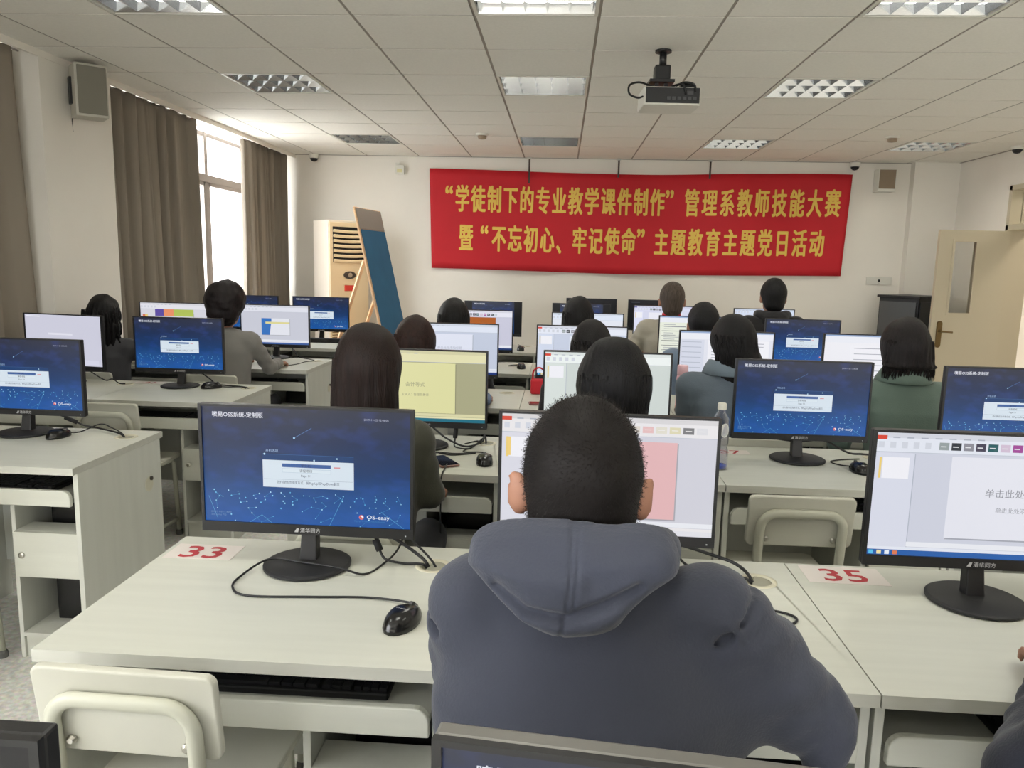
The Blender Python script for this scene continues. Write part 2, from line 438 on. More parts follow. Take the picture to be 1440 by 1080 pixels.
# ------------------------------------------------------------------ ceiling fixtures
def troffer_proto():
    t = thing('ceiling_light', '', 'ceiling light', group='louvred ceiling lights')
    mir = mat('polished_aluminium', (215, 218, 222), .16, metal=1)
    h = G/2
    f = MB()
    for s in (-1, 1):
        f.box(-h+.006, h-.006, s*h-(.022 if s > 0 else -.006), s*h+(-.006 if s > 0 else .022), -.004, .02)
        f.box(s*h-(.022 if s > 0 else -.006), s*h+(-.006 if s > 0 else .022), -h+.022, h-.022, -.004, .02)
    f.build('frame', white_m, t)
    p = MB(); q = h-.022
    p.box(-q, q, -q, q, .10, .105); p.box(-q-.004, -q, -q, q, .02, .105); p.box(q, q+.004, -q, q, .02, .105); p.box(-q, q, -q-.004, -q, .02, .105); p.box(-q, q, q, q+.004, .02, .105)
    p.build('reflector', mir, t)
    for k in range(3):
        y = (-1+k)*q*2/3
        MB().tube([(-q+.02, y, .075), (q-.02, y, .075)], .013, 10).build('tube', MATS['tube_glow'], t, smooth=True)
    lv = MB()
    def blade(M, L):
        lv.geo([(-L, -.012, .045), (L, -.012, .045), (L, 0, 0), (-L, 0, 0), (-L, .012, .045), (L, .012, .045)], [(0, 3, 2, 1), (3, 4, 5, 2), (0, 1, 5, 4)], 0, M)
    for k in range(4): blade(T(0, -q+.013+k*(2*q-.026)/3, .0), q)
    for k in range(6): blade(T(-q+.013+k*(2*q-.026)/5, 0, .002) @ rotz(PI/2), q)
    lv.build('louver', mir, t)
    li = bpy.data.lights.new('tube_light', 'AREA'); li.size = .52; li.energy = TUBE_W; li.color = TUBE_COL; li.spread = PI
    lo = bpy.data.objects.new('tube_light', li); COL.objects.link(lo); lo.location = (0, 0, .06); lo.parent = t
    return t
def troffers():
    p = troffer_proto(); first = True
    cn = {-3: 'window-side column', 0: 'middle column', 3: 'column right of the projector', 6: 'column by the door wall'}
    rn = {-8: 'far behind the camera', -4: 'just behind the camera', 0: 'nearest the camera, cut by the frame top', 3: 'second row from the camera', 7: 'last row near the far wall'}
    for c, r in TROFF:
        o = p if first else dup(p); first = False
        o.location = (GX+(c+.5)*G, GY+(r+.5)*G, CEIL)
        o['label'] = 'louvred ceiling light, %s, %s' % (cn[c], rn[r])
troffers()

def ceiling_bits():
    # projector
    P = thing('projector', 'white projector with black rear panel hanging from the ceiling', 'projector', (.56, 4.55, 0), .05)
    b = MB(); b.prism(rrect(-.155, .155, -.13, .13, .03), 2.335, 2.43); b.build('body', white_m, P, bevel=.006)
    m = MB(); m.box(-.145, .145, -.134, -.128, 2.345, 2.425); m.build('rear_panel', black_m, P, bevel=.004)
    s = MB()
    for i in range(6): s.box(-.03+i*.028, -.012+i*.028, -.137, -.133, 2.362, 2.378)
    s.box(.07, .11, -.137, -.133, 2.388, 2.408)
    s.build('socket', mat('dark_grey', (70, 70, 72), .5), P)
    m = MB(); m.box(-.115, .02, -.06, .07, 2.47, 2.485); m.box(-.10, .0, -.05, .06, 2.435, 2.447); m.box(-.08, -.06, -.02, 0, 2.43, 2.47); m.box(-.03, -.01, -.02, 0, 2.43, 2.47); m.build('mount_plate', black_m, P)
    m = MB(); m.box(-.085, .0, -.04, .04, 2.485, 2.565); m.build('mount_joint', black_m, P, bevel=.008)
    MB().tube([(-.04, 0, 2.56), (-.04, 0, CEIL)], .02, 14).build('pole', black_m, P, smooth=True)
    MB().lathe([(.045, CEIL-.012), (.045, CEIL)], 20, M=T(-.04, 0, 0)).build('ceiling_flange', black_m, P)
    MB().tube(spline([(-.10, -.05, 2.445), (-.18, -.12, 2.45), (-.235, -.14, 2.43), (-.235, -.145, 2.385), (-.19, -.142, 2.366), (-.16, -.135, 2.375)]), .0055).build('power_cable', cable_m, P, smooth=True)
    m = MB(); m.tube(spline([(.02, -.10, 2.44), (.06, -.13, 2.452), (.11, -.14, 2.44), (.12, -.14, 2.40)]), .006); m.tube(spline([(.0, -.09, 2.44), (.05, -.14, 2.44), (.07, -.14, 2.39)]), .006)
    m.box(.05, .12, -.12, .0, 2.43, 2.45); m.build('signal_cable', cable_m, P, smooth=True)
    MB().tube([(-.06, .13, 2.38), (-.06, .15, 2.38)], .04, 20).build('lens', black_m, P, smooth=True)
    # smoke detectors
    for x, y, l in ((-.776, 7.43, 'small round smoke detector on the ceiling left of the projector'), (2.87, 7.29, 'small round smoke detector on the ceiling right of the projector')):
        t = thing('smoke_detector', l, 'smoke detector', (x, y, CEIL), 0, 'ceiling smoke detectors')
        MB().lathe([(.055, -.018), (.06, -.012), (.06, .004)], 24).build('base', white_m, t, smooth=False)
        MB().lathe([(.012, -.05), (.035, -.046), (.042, -.03), (.042, -.018)], 24).build('cover', mat('warm_grey_plastic', (150, 132, 112), .5), t)
    for x, y, z, l in ((-2.86, 8.98, 2.61, 'small dome camera in the far corner above the air conditioner'), (3.165, 8.98, 2.605, 'small dome camera above the right end of the red banner'), (4.19, 7.75, 2.63, 'small dome camera on the right wall above the door')):
        t = thing('dome_camera', l, 'security camera', (x, y, z), 0, 'white dome cameras')
        MB().lathe([(.05, -.012), (.055, .0), (.055, min(.035, CEIL-z))], 20).build('base', white_m, t)
        MB().lathe([(.004, -.05), (.025, -.044), (.04, -.028), (.044, -.012)], 20).build('dome', black_m, t, smooth=True)
    # big loudspeaker on the pillar
    t = thing('wall_speaker', 'large grey loudspeaker box high on the white pillar', 'loudspeaker', (-2.955, 4.86, 2.305), .74)
    MB().box(-.092, .092, -.05, .12, 0, .315).build('cabinet', mat('grey_white', (190, 186, 174), .6), t, bevel=.008)
    MB().box(-.078, .084, -.057, -.05, .016, .30).build('grille', mat('grey_mesh', (128, 124, 112), .8, bump=((900, 900, 900), .4)), t, bevel=.004)
    MB().box(-.105, -.092, .04, .09, .08, .24).build('bracket', black_m, t)
    MB().tube(spline([(-.085, .115, .02), (-.09, .12, -.04), (-.085, .125, -.08)]), .003).build('speaker_cable', cable_m, t)
    t = thing('wall_speaker', 'small grey-brown loudspeaker on the far wall right of the banner', 'loudspeaker', (3.50, YB, 2.36), 0)
    MB().box(-.10, .09, -.14, 0, -.03, .21).build('cabinet', white_m, t, bevel=.006)
    MB().box(-.09, .08, -.147, -.14, .0, .20).build('grille', mat('brown_mesh', (140, 124, 104), .8), t)
    t = thing('wall_box', 'small white emergency-lamp box high on the wall left of the banner', 'wall box', (-1.875, YB, 2.44), 0)
    MB().box(-.05, .05, -.06, 0, 0, .10).build('case', white_m, t, bevel=.006)
    MB().box(-.045, .0, -.07, -.05, .10, .125).build('lamp_head', white_m, t)
    MB().box(-.03, .03, -.063, -.06, .02, .06).build('label_plate', mat('pale_yellow', (214, 208, 160), .6), t)
    t = thing('wall_socket', 'double white socket plate on the wall right of the banner', 'wall socket', (3.56, YB, 1.365), 0)
    MB().box(-.14, -.003, -.012, 0, -.043, .043).build('plate', white_m, t, bevel=.003)
    MB().box(.003, .14, -.012, 0, -.043, .043).build('plate', white_m, t, bevel=.003)
    MB().box(-.012, .008, -.014, -.012, -.012, .014).build('switch', dark_m, t)
ceiling_bits()

# ------------------------------------------------------------------ banner
def banner():
    B = thing('banner', 'long red cloth banner with two lines of yellow characters on the far wall', 'banner', (0, YB-.03, 0))
    x0, x1 = -1.535, 3.155
    def top(t): return 2.512-.034*math.sin(PI*min(t*1.15, 1))**1.0*(1-.3*t)+.006*math.sin(9*t)
    def bot(t): return 1.388+.012*t-.016*math.sin(PI*t)+.006*math.sin(7*t+1)
    def yy(t, z): return -.008-.012*math.sin(7*t*PI+z*2)*(.4+.6*abs(math.sin(3*t)))-.006*math.sin(19*t+z*3)
    nx, nz = 120, 14; vs = []
    for k in range(nz+1):
        for i in range(nx+1):
            t = i/nx; z = bot(t)+(top(t)-bot(t))*k/nz
            vs.append((x0+(x1-x0)*t+.03*(1-k/nz)*(1-2*t), yy(t, z), z))
    n = nx+1; fs = [(k*n+i, k*n+i+1, (k+1)*n+i+1, (k+1)*n+i) for k in range(nz) for i in range(nx)]
    o = MB().geo(vs, fs).build('cloth', mat('red_cloth', (196, 22, 36), .7, noise=((2, 1, 3), .05)), B, smooth=True)
    s = o.modifiers.new('thick', 'SOLIDIFY'); s.thickness = .003; s.offset = 1
    ym = mat('yellow_characters', (232, 196, 88), .6)
    l1 = [('\u201c', .13)]+[(c, .1835) for c in '学徒制下的专业教学课件制作']+[('\u201d', .20)]+[(c, .1925) for c in '管理系教师技能大赛']
    l2 = [('暨', .235), ('\u201c', .145)]+[(c, .184) for c in '不忘初心、牢记使命']+[('\u201d', .185)]+[(c, .1915) for c in '主题教育主题党日活动']
    for row, start, z0, slope, hh in ((l1, -1.375, 2.02, .004, .285), (l2, -1.20, 1.585, .004, .285)):
        b = MB(); x = start
        for ch, adv in row:
            vs, fs = text_geo(ch, 1.0, 0)
            q = ch in '\u201c\u201d'
            if q:
                a, c, d, e = extent(vs); sx = .075/max(c-a, .01); sz = .085/max(e-d, .01)
                px = x+.03 if ch == '\u201c' else x+.005
                vs = [((v[0]-a)*sx+px, (v[1]-d)*sz+.205) for v in vs]
            else:
                if ch == '、': vs = [(v[0]*.165+x+.008, v[1]*.31+.02) for v in vs]
                else: vs = [(v[0]*.165+x+.008, v[1]*.315+.035) for v in vs]
            out = []
            for vx, vz in vs:
                t = (vx-x0)/(x1-x0); z = z0+vz+slope*(vx-x0)-.02*math.sin(PI*t)+.01
                out.append((vx, yy(t, z)-.005, z))
            for dx, dz in ((-.0065, 0), (0, -.003), (.0065, 0), (-.0065, .006), (0, .008), (.0065, .006)):
                b.geo([(p[0]+dx, p[1], p[2]+dz) for p in out], fs)
            x += adv
        b.build('lettering', ym, B)
    for x, l in ((-.40, 'left of the three thin dark hanging straps above the banner'), (.598, 'middle of the three thin dark hanging straps above the banner'), (1.607, 'right of the three thin dark hanging straps above the banner')):
        t = thing('hanging_strap', l, 'strap', (x, YB-.055, 0), 0, 'dark straps holding the banner')
        MB().box(-.010, .010, -.004, .0, 2.36 if x < 0 else 2.44, CEIL-.005).build('strap', mat('strap_grey', (78, 66, 60), .7), t)
        MB().box(-.02, .02, -.02, .01, CEIL-.02, CEIL-.004).build('hook', chrome_m, t)
banner()

# ------------------------------------------------------------------ far corner: air conditioner, board, rack
def far_things():
    A = thing('air_conditioner', 'cream floor-standing air conditioner in the far left corner', 'air conditioner', (-2.42, 8.50, 0), .80)
    w, d, h = .25, .16, 1.88
    MB().box(-w, w, -d, d, 0, h).build('cabinet', mat('ivory_panel', (216, 206, 190), .5), A, bevel=.012)
    MB().box(-w+.012, w-.012, -d-.014, -d, .02, h-.02).build('front_panel', beige_m, A, bevel=.008)
    g = MB(); g.box(-w+.05, w-.05, -d-.018, -d-.012, h-.44, h-.07); g.build('outlet_recess', dark_m, A)
    l = MB()
    for i in range(7):
        z = h-.42+i*.052
        pts = [(x, -d-.024+.004*math.cos(x*6), z-.012*math.sin((x+w)/(2*w)*PI)) for x in np.linspace(-w+.055, w-.055, 9)]
        l.tube(pts, .016, 6, flat=(1, .5))
    l.build('louver', beige_m, A)
    MB().lathe([(.075, 0), (.075, .006), (.06, .012)], 28, M=T(.0, -d-.014, h-.58) @ rotx(PI/2), sx=1, sy=.55).build('display_dial', mat('dial_dark', (60, 55, 50), .3), A)
    MB().lathe([(.025, .010), (.025, .016)], 20, M=T(.0, -d-.014, h-.58) @ rotx(PI/2)).build('dial_knob', chrome_m, A)
    MB().box(-.065, .065, -d-.018, -d-.014, h-.75, h-.69).build('sticker', mat('red_sticker', (200, 60, 50), .5), A)
    i_ = MB(); i_.box(-w+.03, w-.03, -d-.018, -d-.012, .14, .72); i_.build('intake_recess', mat('brown_shade', (120, 98, 66), .8), A)
    s = MB()
    for k in range(20): s.box(-w+.03, w-.03, -d-.026, -d-.014, .15+k*.0285, .168+k*.0285)
    s.build('intake_grille', beige_m, A)
    # blue display board on an easel, leaning back towards the windows
    E_ = thing('display_board', 'blue cloth display board with grey top on a wooden easel', 'display board', (-1.665, 7.85, 0), -.12)
    th = math.atan(.225)
    M = T(.10, 0, .18) @ roty(-th)
    MB().box(-.02, 0, -.36, .36, 0, 1.84, M=M).build('frame', wood_m, E_, bevel=.004)
    MB().box(0, .006, -.33, .345, .02, 1.62, M=M).build('blue_cloth', mat('blue_felt', (44, 104, 142), .9, noise=((6, 6, 6), .05)), E_)
    MB().box(0, .005, -.345, .345, 1.625, 1.83, M=M).build('top_band', mat('grey_felt', (150, 140, 132), .9), E_)
    for y in (-.33, .33):
        MB().tube([M @ Vector((-.03, y, 1.32)), Vector((-.72, y, .02))], .02, 4).build('strut', wood_m, E_)
        MB().tube([M @ Vector((-.02, y, .2)), Vector((.14, y, .01))], .02, 4).build('leg', wood_m, E_)
    MB().tube([Vector((-.50, -.33, .42)), Vector((-.50, .33, .42))], .015, 4).build('crossbar', wood_m, E_)
    # black rack cabinet
    R = thing('rack_cabinet', 'black equipment cabinet with grey glass side behind the open door', 'cabinet', (3.76, 8.60, 0), .62)
    MB().box(-.26, .26, -.22, .22, .04, 1.20).build('body', mat('rack_black', (16, 17, 20), .4), R, bevel=.004)
    MB().box(-.28, .28, -.24, .24, 1.20, 1.225).build('top', black_m, R, bevel=.004)
    MB().box(-.275, -.262, -.2, .2, .08, 1.16).build('glass_panel', mat('smoked_glass', (90, 92, 94), .15), R)
    MB().box(-.24, .24, -.232, -.222, .08, 1.16).build('front_door', mat('rack_door', (9, 11, 16), .3), R)
    f = MB()
    for x in (-.22, .22):
        for y in (-.18, .18): f.box(x-.02, x+.02, y-.02, y+.02, 0, .04)
    f.build('foot', black_m, R)
far_things()

# ------------------------------------------------------------------ desks
DEPTH, TOP = .61, .74
CW, LW = .777, .72                               # desk width in the centre block, in the window block
CX0, LX0 = -.970, -1.655-2*LW
FRONT = {'A': 1.30, 'B': 2.61, 'C': 3.87, 'D': 5.12, 'E': 6.38, 'F': 7.62, 'L1': 2.49, 'L2': 3.745, 'L3': 4.98, 'L4': 6.25, 'Z': .045}
def seat_x(row, i):
    return LX0+(i+.5)*LW if row[0] == 'L' else CX0+(i+.5)*CW
SEATS = {  # what tells each seat from the others
    'A0': 'with the red 33 plate', 'A1': 'of the man in the slate hooded sweatshirt', 'A2': 'with the red 35 plate',
    'B0': 'of the woman with long brown hair', 'B1': 'of the woman with the rounded black bob', 'B2': 'with the empty chair behind plate 35', 'B3': 'at the right frame edge in the second centre row',
    'C0': 'of the person in denim-blue sleeves', 'C1': 'of the woman directly beyond the black bob', 'C2': 'of the woman in the grey-blue jacket', 'C3': 'of the woman in the green jacket',
    'D0': 'showing the orange-brown slide', 'D1': 'of the long-haired woman right of the orange slide', 'D2': 'of the short-haired person in light blue', 'D3': 'unoccupied, in front of the black-hooded man',
    'E0': 'unoccupied, behind the orange slide', 'E1': 'unoccupied, behind the long-haired woman', 'E2': 'of the grey-haired man with the red collar', 'E3': 'of the man in the black hooded top',
    'F1': 'left of the two against the far wall', 'F2': 'right of the two against the far wall',
    'L1_0': 'cut by the left frame edge, nearest window row', 'L1_1': 'at the aisle in the nearest window row',
    'L2_0': 'by the windows in the second window row', 'L2_1': 'at the aisle in the second window row',
    'L3_0': 'of the woman with wavy black hair by the windows', 'L3_1': 'of the woman in the grey blazer',
    'L4_0': 'by the windows in the farthest window row', 'L4_1': 'at the aisle in the farthest window row',
    'Z0': 'at the bottom left frame corner', 'Z1': 'at the bottom frame edge'}
def seat(k):
    if '_' in k: r, i = k.split('_')
    else: r, i = k[0], k[1]
    return r, int(i)
DESK_LAB = {k: 'white laminate computer desk '+v for k, v in SEATS.items()}
def desk_proto(w, end):
    t = thing('computer_desk', '', 'desk', group='white computer desks')
    h = w/2
    gx, gy, gr = h-.10 if False else .293*w/.777, .487, .036
    # top with a round cable hole
    m = MB(); outer = [(-h+.0015, 0), (h-.0015, 0), (h-.0015, DEPTH), (-h+.0015, DEPTH)]
    n = 24; ring = [(gx+gr*math.cos(2*PI*k/n+.785+PI), gy+gr*math.sin(2*PI*k/n+.785+PI)) for k in range(n)]
    for z, flip in ((TOP, False), (TOP-.025, True)):
        vs = [(x, y, z) for x, y in outer]+[(x, y, z) for x, y in ring]
        fs = []
        for c in range(4):
            ks = list(range(c*6, c*6+7))
            for a, b in zip(ks[:-1], ks[1:]): fs.append((c, 4+b % n, 4+a % n))
            fs.append((c, (c+1) % 4, 4+ks[-1] % n))
        m.geo(vs, [f if not flip else f[::-1] for f in fs])
    for ps, inv in ((outer, False), (ring, True)):
        q = len(ps)
        vs = [(x, y, TOP-.025) for x, y in ps]+[(x, y, TOP) for x, y in ps]
        fs = [(i, (i+1) % q, q+(i+1) % q, q+i) for i in range(q)]
        m.geo(vs, [f if not inv else f[::-1] for f in fs], 1)
    m.build('tabletop', [desk_m, deskedge_m], t)
    m = MB(); m.lathe([(gr-.004, TOP-.02), (gr-.004, TOP+.0006), (gr+.004, TOP+.0012), (gr+.009, TOP+.0004), (gr+.009, TOP)], 28, M=T(gx, gy, 0))
    m.f = m.f[:-2]; m.mi = m.mi[:-2]
    g = m.build('cable_grommet', mat('grommet_cream', (205, 200, 178), .5), t, smooth=True)
    m = MB(); m.prism([(gx+(gr-.004)*math.cos(a), gy+(gr-.004)*math.sin(a)) for a in np.linspace(-2.2, 1.6, 20)], TOP-.006, TOP-.002); m.build('lid', mat('grommet_lid', (150, 148, 132), .5), g)
    MB().box(-h+.004, -h+.022, .03, .59, 0, TOP-.0255).build('side_panel', deskside_m, t, bevel=.0015)
    sp = MB().box(h-.022, h-.004, .03, .59, 0, TOP-.0255).build('side_panel', deskside_m, t, bevel=.0015)
    dx = h-.265
    MB().box(dx-.016, dx, .06, .57, 0, .60).build('divider_panel', deskside_m, t, bevel=.0015)
    MB().box(-h+.023, h-.023, .565, .58, .16, TOP-.03).build('back_panel', deskside_m, t)
    tr = MB().box(-h+.03, h-.03, .032, .40, .607, .622).build('keyboard_tray', deskside_m, t)
    poly = [(-h+.026, 0), (h-.026, 0)]+arc(h-.026-.028, .030, .028, 0, PI/2, 5)+arc(-h+.026+.028, .030, .028, PI/2, PI, 5)
    MB().prism(poly, .0, .018, M=Matrix(((1, 0, 0, 0), (0, 0, 1, .012), (0, 1, 0, .597), (0, 0, 0, 1)))).build('tray_front', desk_m, t, bevel=.003)
    for s in (-1, 1):
        MB().box(s*(h-.024)-.004, s*(h-.024)+.004, .08, .42, .622, .66).build('tray_rail', mat('rail_steel', (120, 118, 110), .4, metal=.8), t)
    b = MB(); x0, x1 = dx+.001, h-.024
    b.box(x0, x1, .055, .15, .322, .334); b.box(x0, x1, .055, .15, .478, .49); b.box(x0, x1, .14, .15, .334, .478); b.build('locker_box', deskside_m, t)
    d = MB().box(x0+.002, x1-.001, .038, .054, .322, .49).build('locker_door', desk_m, t, bevel=.0015)
    MB().lathe([(.011, 0), (.011, .006), (.006, .009)], 16, M=T(x0+.03, .038, .405) @ rotx(PI/2)).build('lock', chrome_m, d, smooth=False)
    MB().box(x0, x1, .055, .55, .085, .10).build('bottom_shelf', deskside_m, t)
    MB().box(x0, x1, .07, .085, .0, .085).build('kick_board', desk_m, t)
    if end:
        MB().lathe([(.030, 0), (.030, .002), (.024, .003)], 24, M=T(h-.004, .49, .545) @ roty(PI/2)).build('hole_cap', mat('cap_cream', (200, 196, 176), .5), sp)
        MB().lathe([(.008, 0), (.008, .008)], 16, M=T(h-.002, .50, .567) @ roty(PI/2)).build('cap_bolt', mat('bolt_dark', (70, 66, 58), .4, metal=.6), sp)
    return t
DESK = {}
def desks():
    pc = desk_proto(CW, False); pl = desk_proto(LW, False); pe = desk_proto(LW, True)
    used = set()
    for k in SEATS:
        r, i = seat(k)
        p = (pe if i == 1 else pl) if r[0] == 'L' else pc
        o = p if p.name not in used else dup(p); used.add(p.name)
        o.location = (seat_x(r, i), FRONT[r], 0); o['label'] = DESK_LAB[k]
        DESK[k] = o
desks()

# ------------------------------------------------------------------ screens
SW, SH = .501, .282
class Screen:
    """picture shown on a monitor: flat coloured shapes, u right, v down, both 0..1"""
    def __init__(s): s.b = MB(); s.m = []; s.k = 0
    def mi(s, m):
        if m not in s.m: s.m.append(m)
        return s.m.index(m)
    def P(s, u, v, k): return ((u-.5)*SW, -.00025*k, (.5-v)*SH)
    def rect(s, u0, v0, u1, v1, c, k=1):
        m = c if not isinstance(c, tuple) else emis(c)
        s.b.geo([s.P(u0, v1, k), s.P(u1, v1, k), s.P(u1, v0, k), s.P(u0, v0, k)], [(0, 1, 2, 3)], s.mi(m)); return s
    def line(s, u0, v0, u1, v1, w, c, k=2):
        a = Vector((u0*SW, v0*SH)); b = Vector((u1*SW, v1*SH)); d = (b-a).normalized(); n = Vector((-d.y, d.x))*w*SW/2
        q = [a-n, b-n, b+n, a+n]
        s.b.geo([s.P(p.x/SW, p.y/SH, k) for p in q], [(3, 2, 1, 0)], s.mi(emis(c))); return s
    def dot(s, u, v, r, c, k=3):
        s.b.geo([s.P(u+r*math.cos(a), v+r*SW/SH*math.sin(a), k) for a in np.linspace(0, 2*PI, 9)[:-1]], [tuple(range(8))[::-1]], s.mi(emis(c))); return s
    def text(s, u, v, body, h, c, k=4, bold=.0, center=False, wide=1.0):
        """h = character height as a share of the picture height"""
        vs, fs = text_geo(body, h*SH/.72, bold)
        x0, x1, y0, y1 = extent(vs)
        off = -(x0+x1)/2*wide if center else 0
        s.b.geo([((u-.5)*SW+off+a*wide, -.00025*k, (.5-v)*SH+b_) for a, b_, _ in vs], fs, s.mi(emis(c))); return s
    def mesh(s, name):
        o = s.b.build(name, s.m); me = o.data; uv = me.uv_layers.new(name='UVMap')
        for l in me.loops:
            co = me.vertices[l.vertex_index].co; uv.data[l.index].uv = (co.x/SW+.5, co.z/SH+.5)
        bpy.data.objects.remove(o); return me
def login(u0=0.0, u1=1.0, seed=4):
    s = Screen(); R = random.Random(seed); W_ = u1-u0
    U = lambda u: u0+W_*u
    s.rect(0, 0, 1, 1, (6, 7, 10), 0) if u0 > 0 else None
    s.rect(u0, 0, u1, 1, MATS['login_picture'], 1)
    lb = (96, 168, 214)
    pts = []
    for row, (v, n) in enumerate(((.735, 15), (.76, 17), (.79, 18), (.83, 12), (.875, 9), (.93, 7), (.985, 5))):
        for i in range(n):
            p = (U(.03+.94*(i+R.uniform(.1, .9))/n), v+R.uniform(-.014, .014)); pts.append(p)
    for p in pts:
        s.dot(p[0], p[1], R.choice((.0025, .003, .0036))*W_, R.choice(((150, 215, 240), (110, 190, 232), (190, 230, 245))))
    for i, p in enumerate(pts):
        c = sorted(pts[:i]+pts[i+1:], key=lambda q: (q[0]-p[0])**2+((q[1]-p[1])*.8)**2)
        if R.random() < .75: s.line(*p, *c[R.choice((0, 1))], .0016, (56, 128, 186))
    for (a, b_), (c, d) in (((U(.68), .74), (U(.61), 1)), ((U(.02), .78), (U(.06), .97)), ((U(.28), .93), (U(.22), 1)), ((U(.28), .93), (U(.33), 1)), ((U(.86), .86), (U(.97), 1))):
        s.line(a, b_, c, d, .0022, (92, 160, 208))
    s.line(U(.445), .25, U(.53), .16, .002, (90, 130, 190)).dot(U(.445), .25, .005*W_, (160, 205, 240))
    s.text(U(.05), .085, '噢易OSS系统-定制版', .035, (225, 228, 238), bold=.012, wide=W_)
    s.text(U(.78), .08, '2019-11-22 12:46:06', .018, (190, 196, 214), wide=W_)
    # choice box
    s.rect(U(.29), .395, U(.73), .445, (24, 62, 112), 2); s.line(U(.29), .395, U(.73), .395, .0015, (60, 110, 165), 3)
    s.dot(U(.30), .395, .005*W_, (190, 225, 245), 4).dot(U(.54), .437, .004*W_, (190, 225, 245), 4).dot(U(.65), .415, .004*W_, (190, 225, 245), 4)
    s.text(U(.305), .375, '开机选项', .02, (170, 195, 225), wide=W_)
    s.rect(U(.29), .445, U(.73), .68, (214, 226, 236), 3)
    s.rect(U(.385), .472, U(.62), .503, (62, 96, 156), 4); s.text(U(.50), .497, '学生机', .02, (28, 40, 90), 5, center=True, wide=W_)
    s.rect(U(.384), .515, U(.621), .549, (176, 196, 214), 4); s.rect(U(.386), .518, U(.619), .546, (218, 230, 238), 5); s.text(U(.50), .541, '课程考核', .02, (50, 60, 80), 6, center=True, wide=W_)
    s.rect(U(.635), .487, U(.665), .499, (214, 150, 155), 5)
    s.text(U(.50), .583, 'Page 1/1', .02, (70, 84, 104), 5, center=True, wide=W_)
    s.line(U(.295), .61, U(.725), .61, .0012, (150, 165, 182), 5)
    s.text(U(.51), .645, '按F3键修改排序方式，按PageUp和PageDown翻页', .021, (64, 76, 100), 5, center=True, wide=W_*.86)
    # maker's mark
    s.dot(U(.765), .912, .012*W_, (226, 120, 110), 5).dot(U(.768), .908, .007*W_, (240, 240, 244), 6).dot(U(.763), .916, .005*W_, (190, 70, 70), 7)
    s.text(U(.79), .925, 'OS-easy', .034, (226, 234, 244), 5, bold=.012, wide=W_*1.25)
    s.text(U(.73), .952, 'Copyright by OS-easy All Rights Reserved', .014, (70, 130, 185), 5, wide=W_*.8)
    s.text(U(.03), .925, '2018.2.1-0711.4040', .016, (120, 150, 190), 5, wide=W_).text(U(.03), .95, 'SN: Series P10', .016, (120, 150, 190), 5, wide=W_)
    return s
def office(body=(205, 210, 224), slide=(236, 236, 242), slide_r=(.25, .2, .84, .84), pane=None, ribbon=(226, 230, 240), thumbs=0, task=(44, 96, 168), title=None, tcol=(110, 112, 120), mark=(214, 70, 50), notes=(232, 234, 240), th=.045, sub=None):
    s = Screen(); s.rect(0, 0, 1, 1, body, 0)
    s.rect(0, 0, 1, .045, tuple(int(c*.93) for c in ribbon), 1).rect(0, .045, 1, .16, ribbon, 1).rect(0, .155, 1, .16, (190, 196, 208), 2)
    if mark: s.rect(0, .025, .045, .058, mark, 3)
    for i in range(7): s.rect(.07+i*.06, .036, .10+i*.06, .046, (170, 176, 190), 3)
    for i in range(5): s.rect(.01+i*.05, .075, .035+i*.05, .125, (208, 212, 222), 3)
    R = random.Random(thumbs+1)
    cs = [(150, 160, 160), (52, 56, 64), (140, 140, 150), (70, 66, 84), (40, 92, 96), (208, 190, 210), (160, 70, 150), (90, 90, 100), (66, 74, 80), (196, 206, 216), (70, 160, 210), (214, 224, 236), (40, 36, 40), (206, 160, 164), (220, 222, 228), (210, 214, 200)]
    for i in range(thumbs):
        u = .27+i*.052
        s.rect(u, .07, u+.042, .13, cs[i % len(cs)], 3).rect(u+.006, .098, u+.03, .106, (226, 228, 232), 4)
    if pane:
        s.rect(0, .165, pane, .93, tuple(min(255, c+10) for c in body), 2).rect(pane, .165, pane+.004, .93, (176, 182, 196), 3)
        s.rect(.02, .20, .03, .37, (236, 206, 120), 3).rect(.035, .20, pane-.02, .37, (240, 240, 246), 3)
    a, b_, c, d = slide_r
    s.rect(a+.005, b_+.01, c+.006, d+.012, tuple(int(v*.8) for v in body), 3).rect(a, b_, c, d, slide, 4)
    if title: s.text((a+c)/2, b_+(d-b_)*.47, title, th, tcol, 6, center=True)
    if sub: s.text((a+c)/2, b_+(d-b_)*.66, sub, th*.62, tcol, 6, center=True)
    s.rect(pane or 0, .885, 1, .925, notes, 4).rect(0, .93, 1, .955, ribbon, 4)
    s.rect(0, .955, 1, 1, task, 4)
    for i, cc in enumerate(((90, 190, 230), (236, 220, 160), (230, 236, 244), (220, 120, 80))): s.rect(.01+i*.035, .962, .03+i*.035, .994, cc, 5)
    return s
def doc(body=(226, 228, 238), page=(240, 240, 246), rows=9, r=(.28, .2, .78, .95), seed=2, side=None, task=(52, 96, 160)):
    s = Screen(); R = random.Random(seed); s.rect(0, 0, 1, 1, body, 0).rect(0, 0, 1, .03, (150, 170, 205), 1).rect(0, .03, 1, .15, (234, 236, 244), 1)
    a, b_, c, d = r; s.rect(a, b_, c, d, page, 3)
    for i in range(rows):
        v = b_+.05+(d-b_-.1)*i/rows
        s.rect(a+.04, v, a+.04+(c-a-.08)*R.uniform(.35, 1), v+.011, (150, 152, 166), 4)
    if side:
        s.rect(0, .16, side, .95, (214, 218, 232), 2)
        for i in range(6): s.rect(.02, .2+i*.1, side-.03, .212+i*.1, (176, 182, 198), 3)
    s.rect(0, .955, 1, 1, task, 4); return s
SCREENS = {}
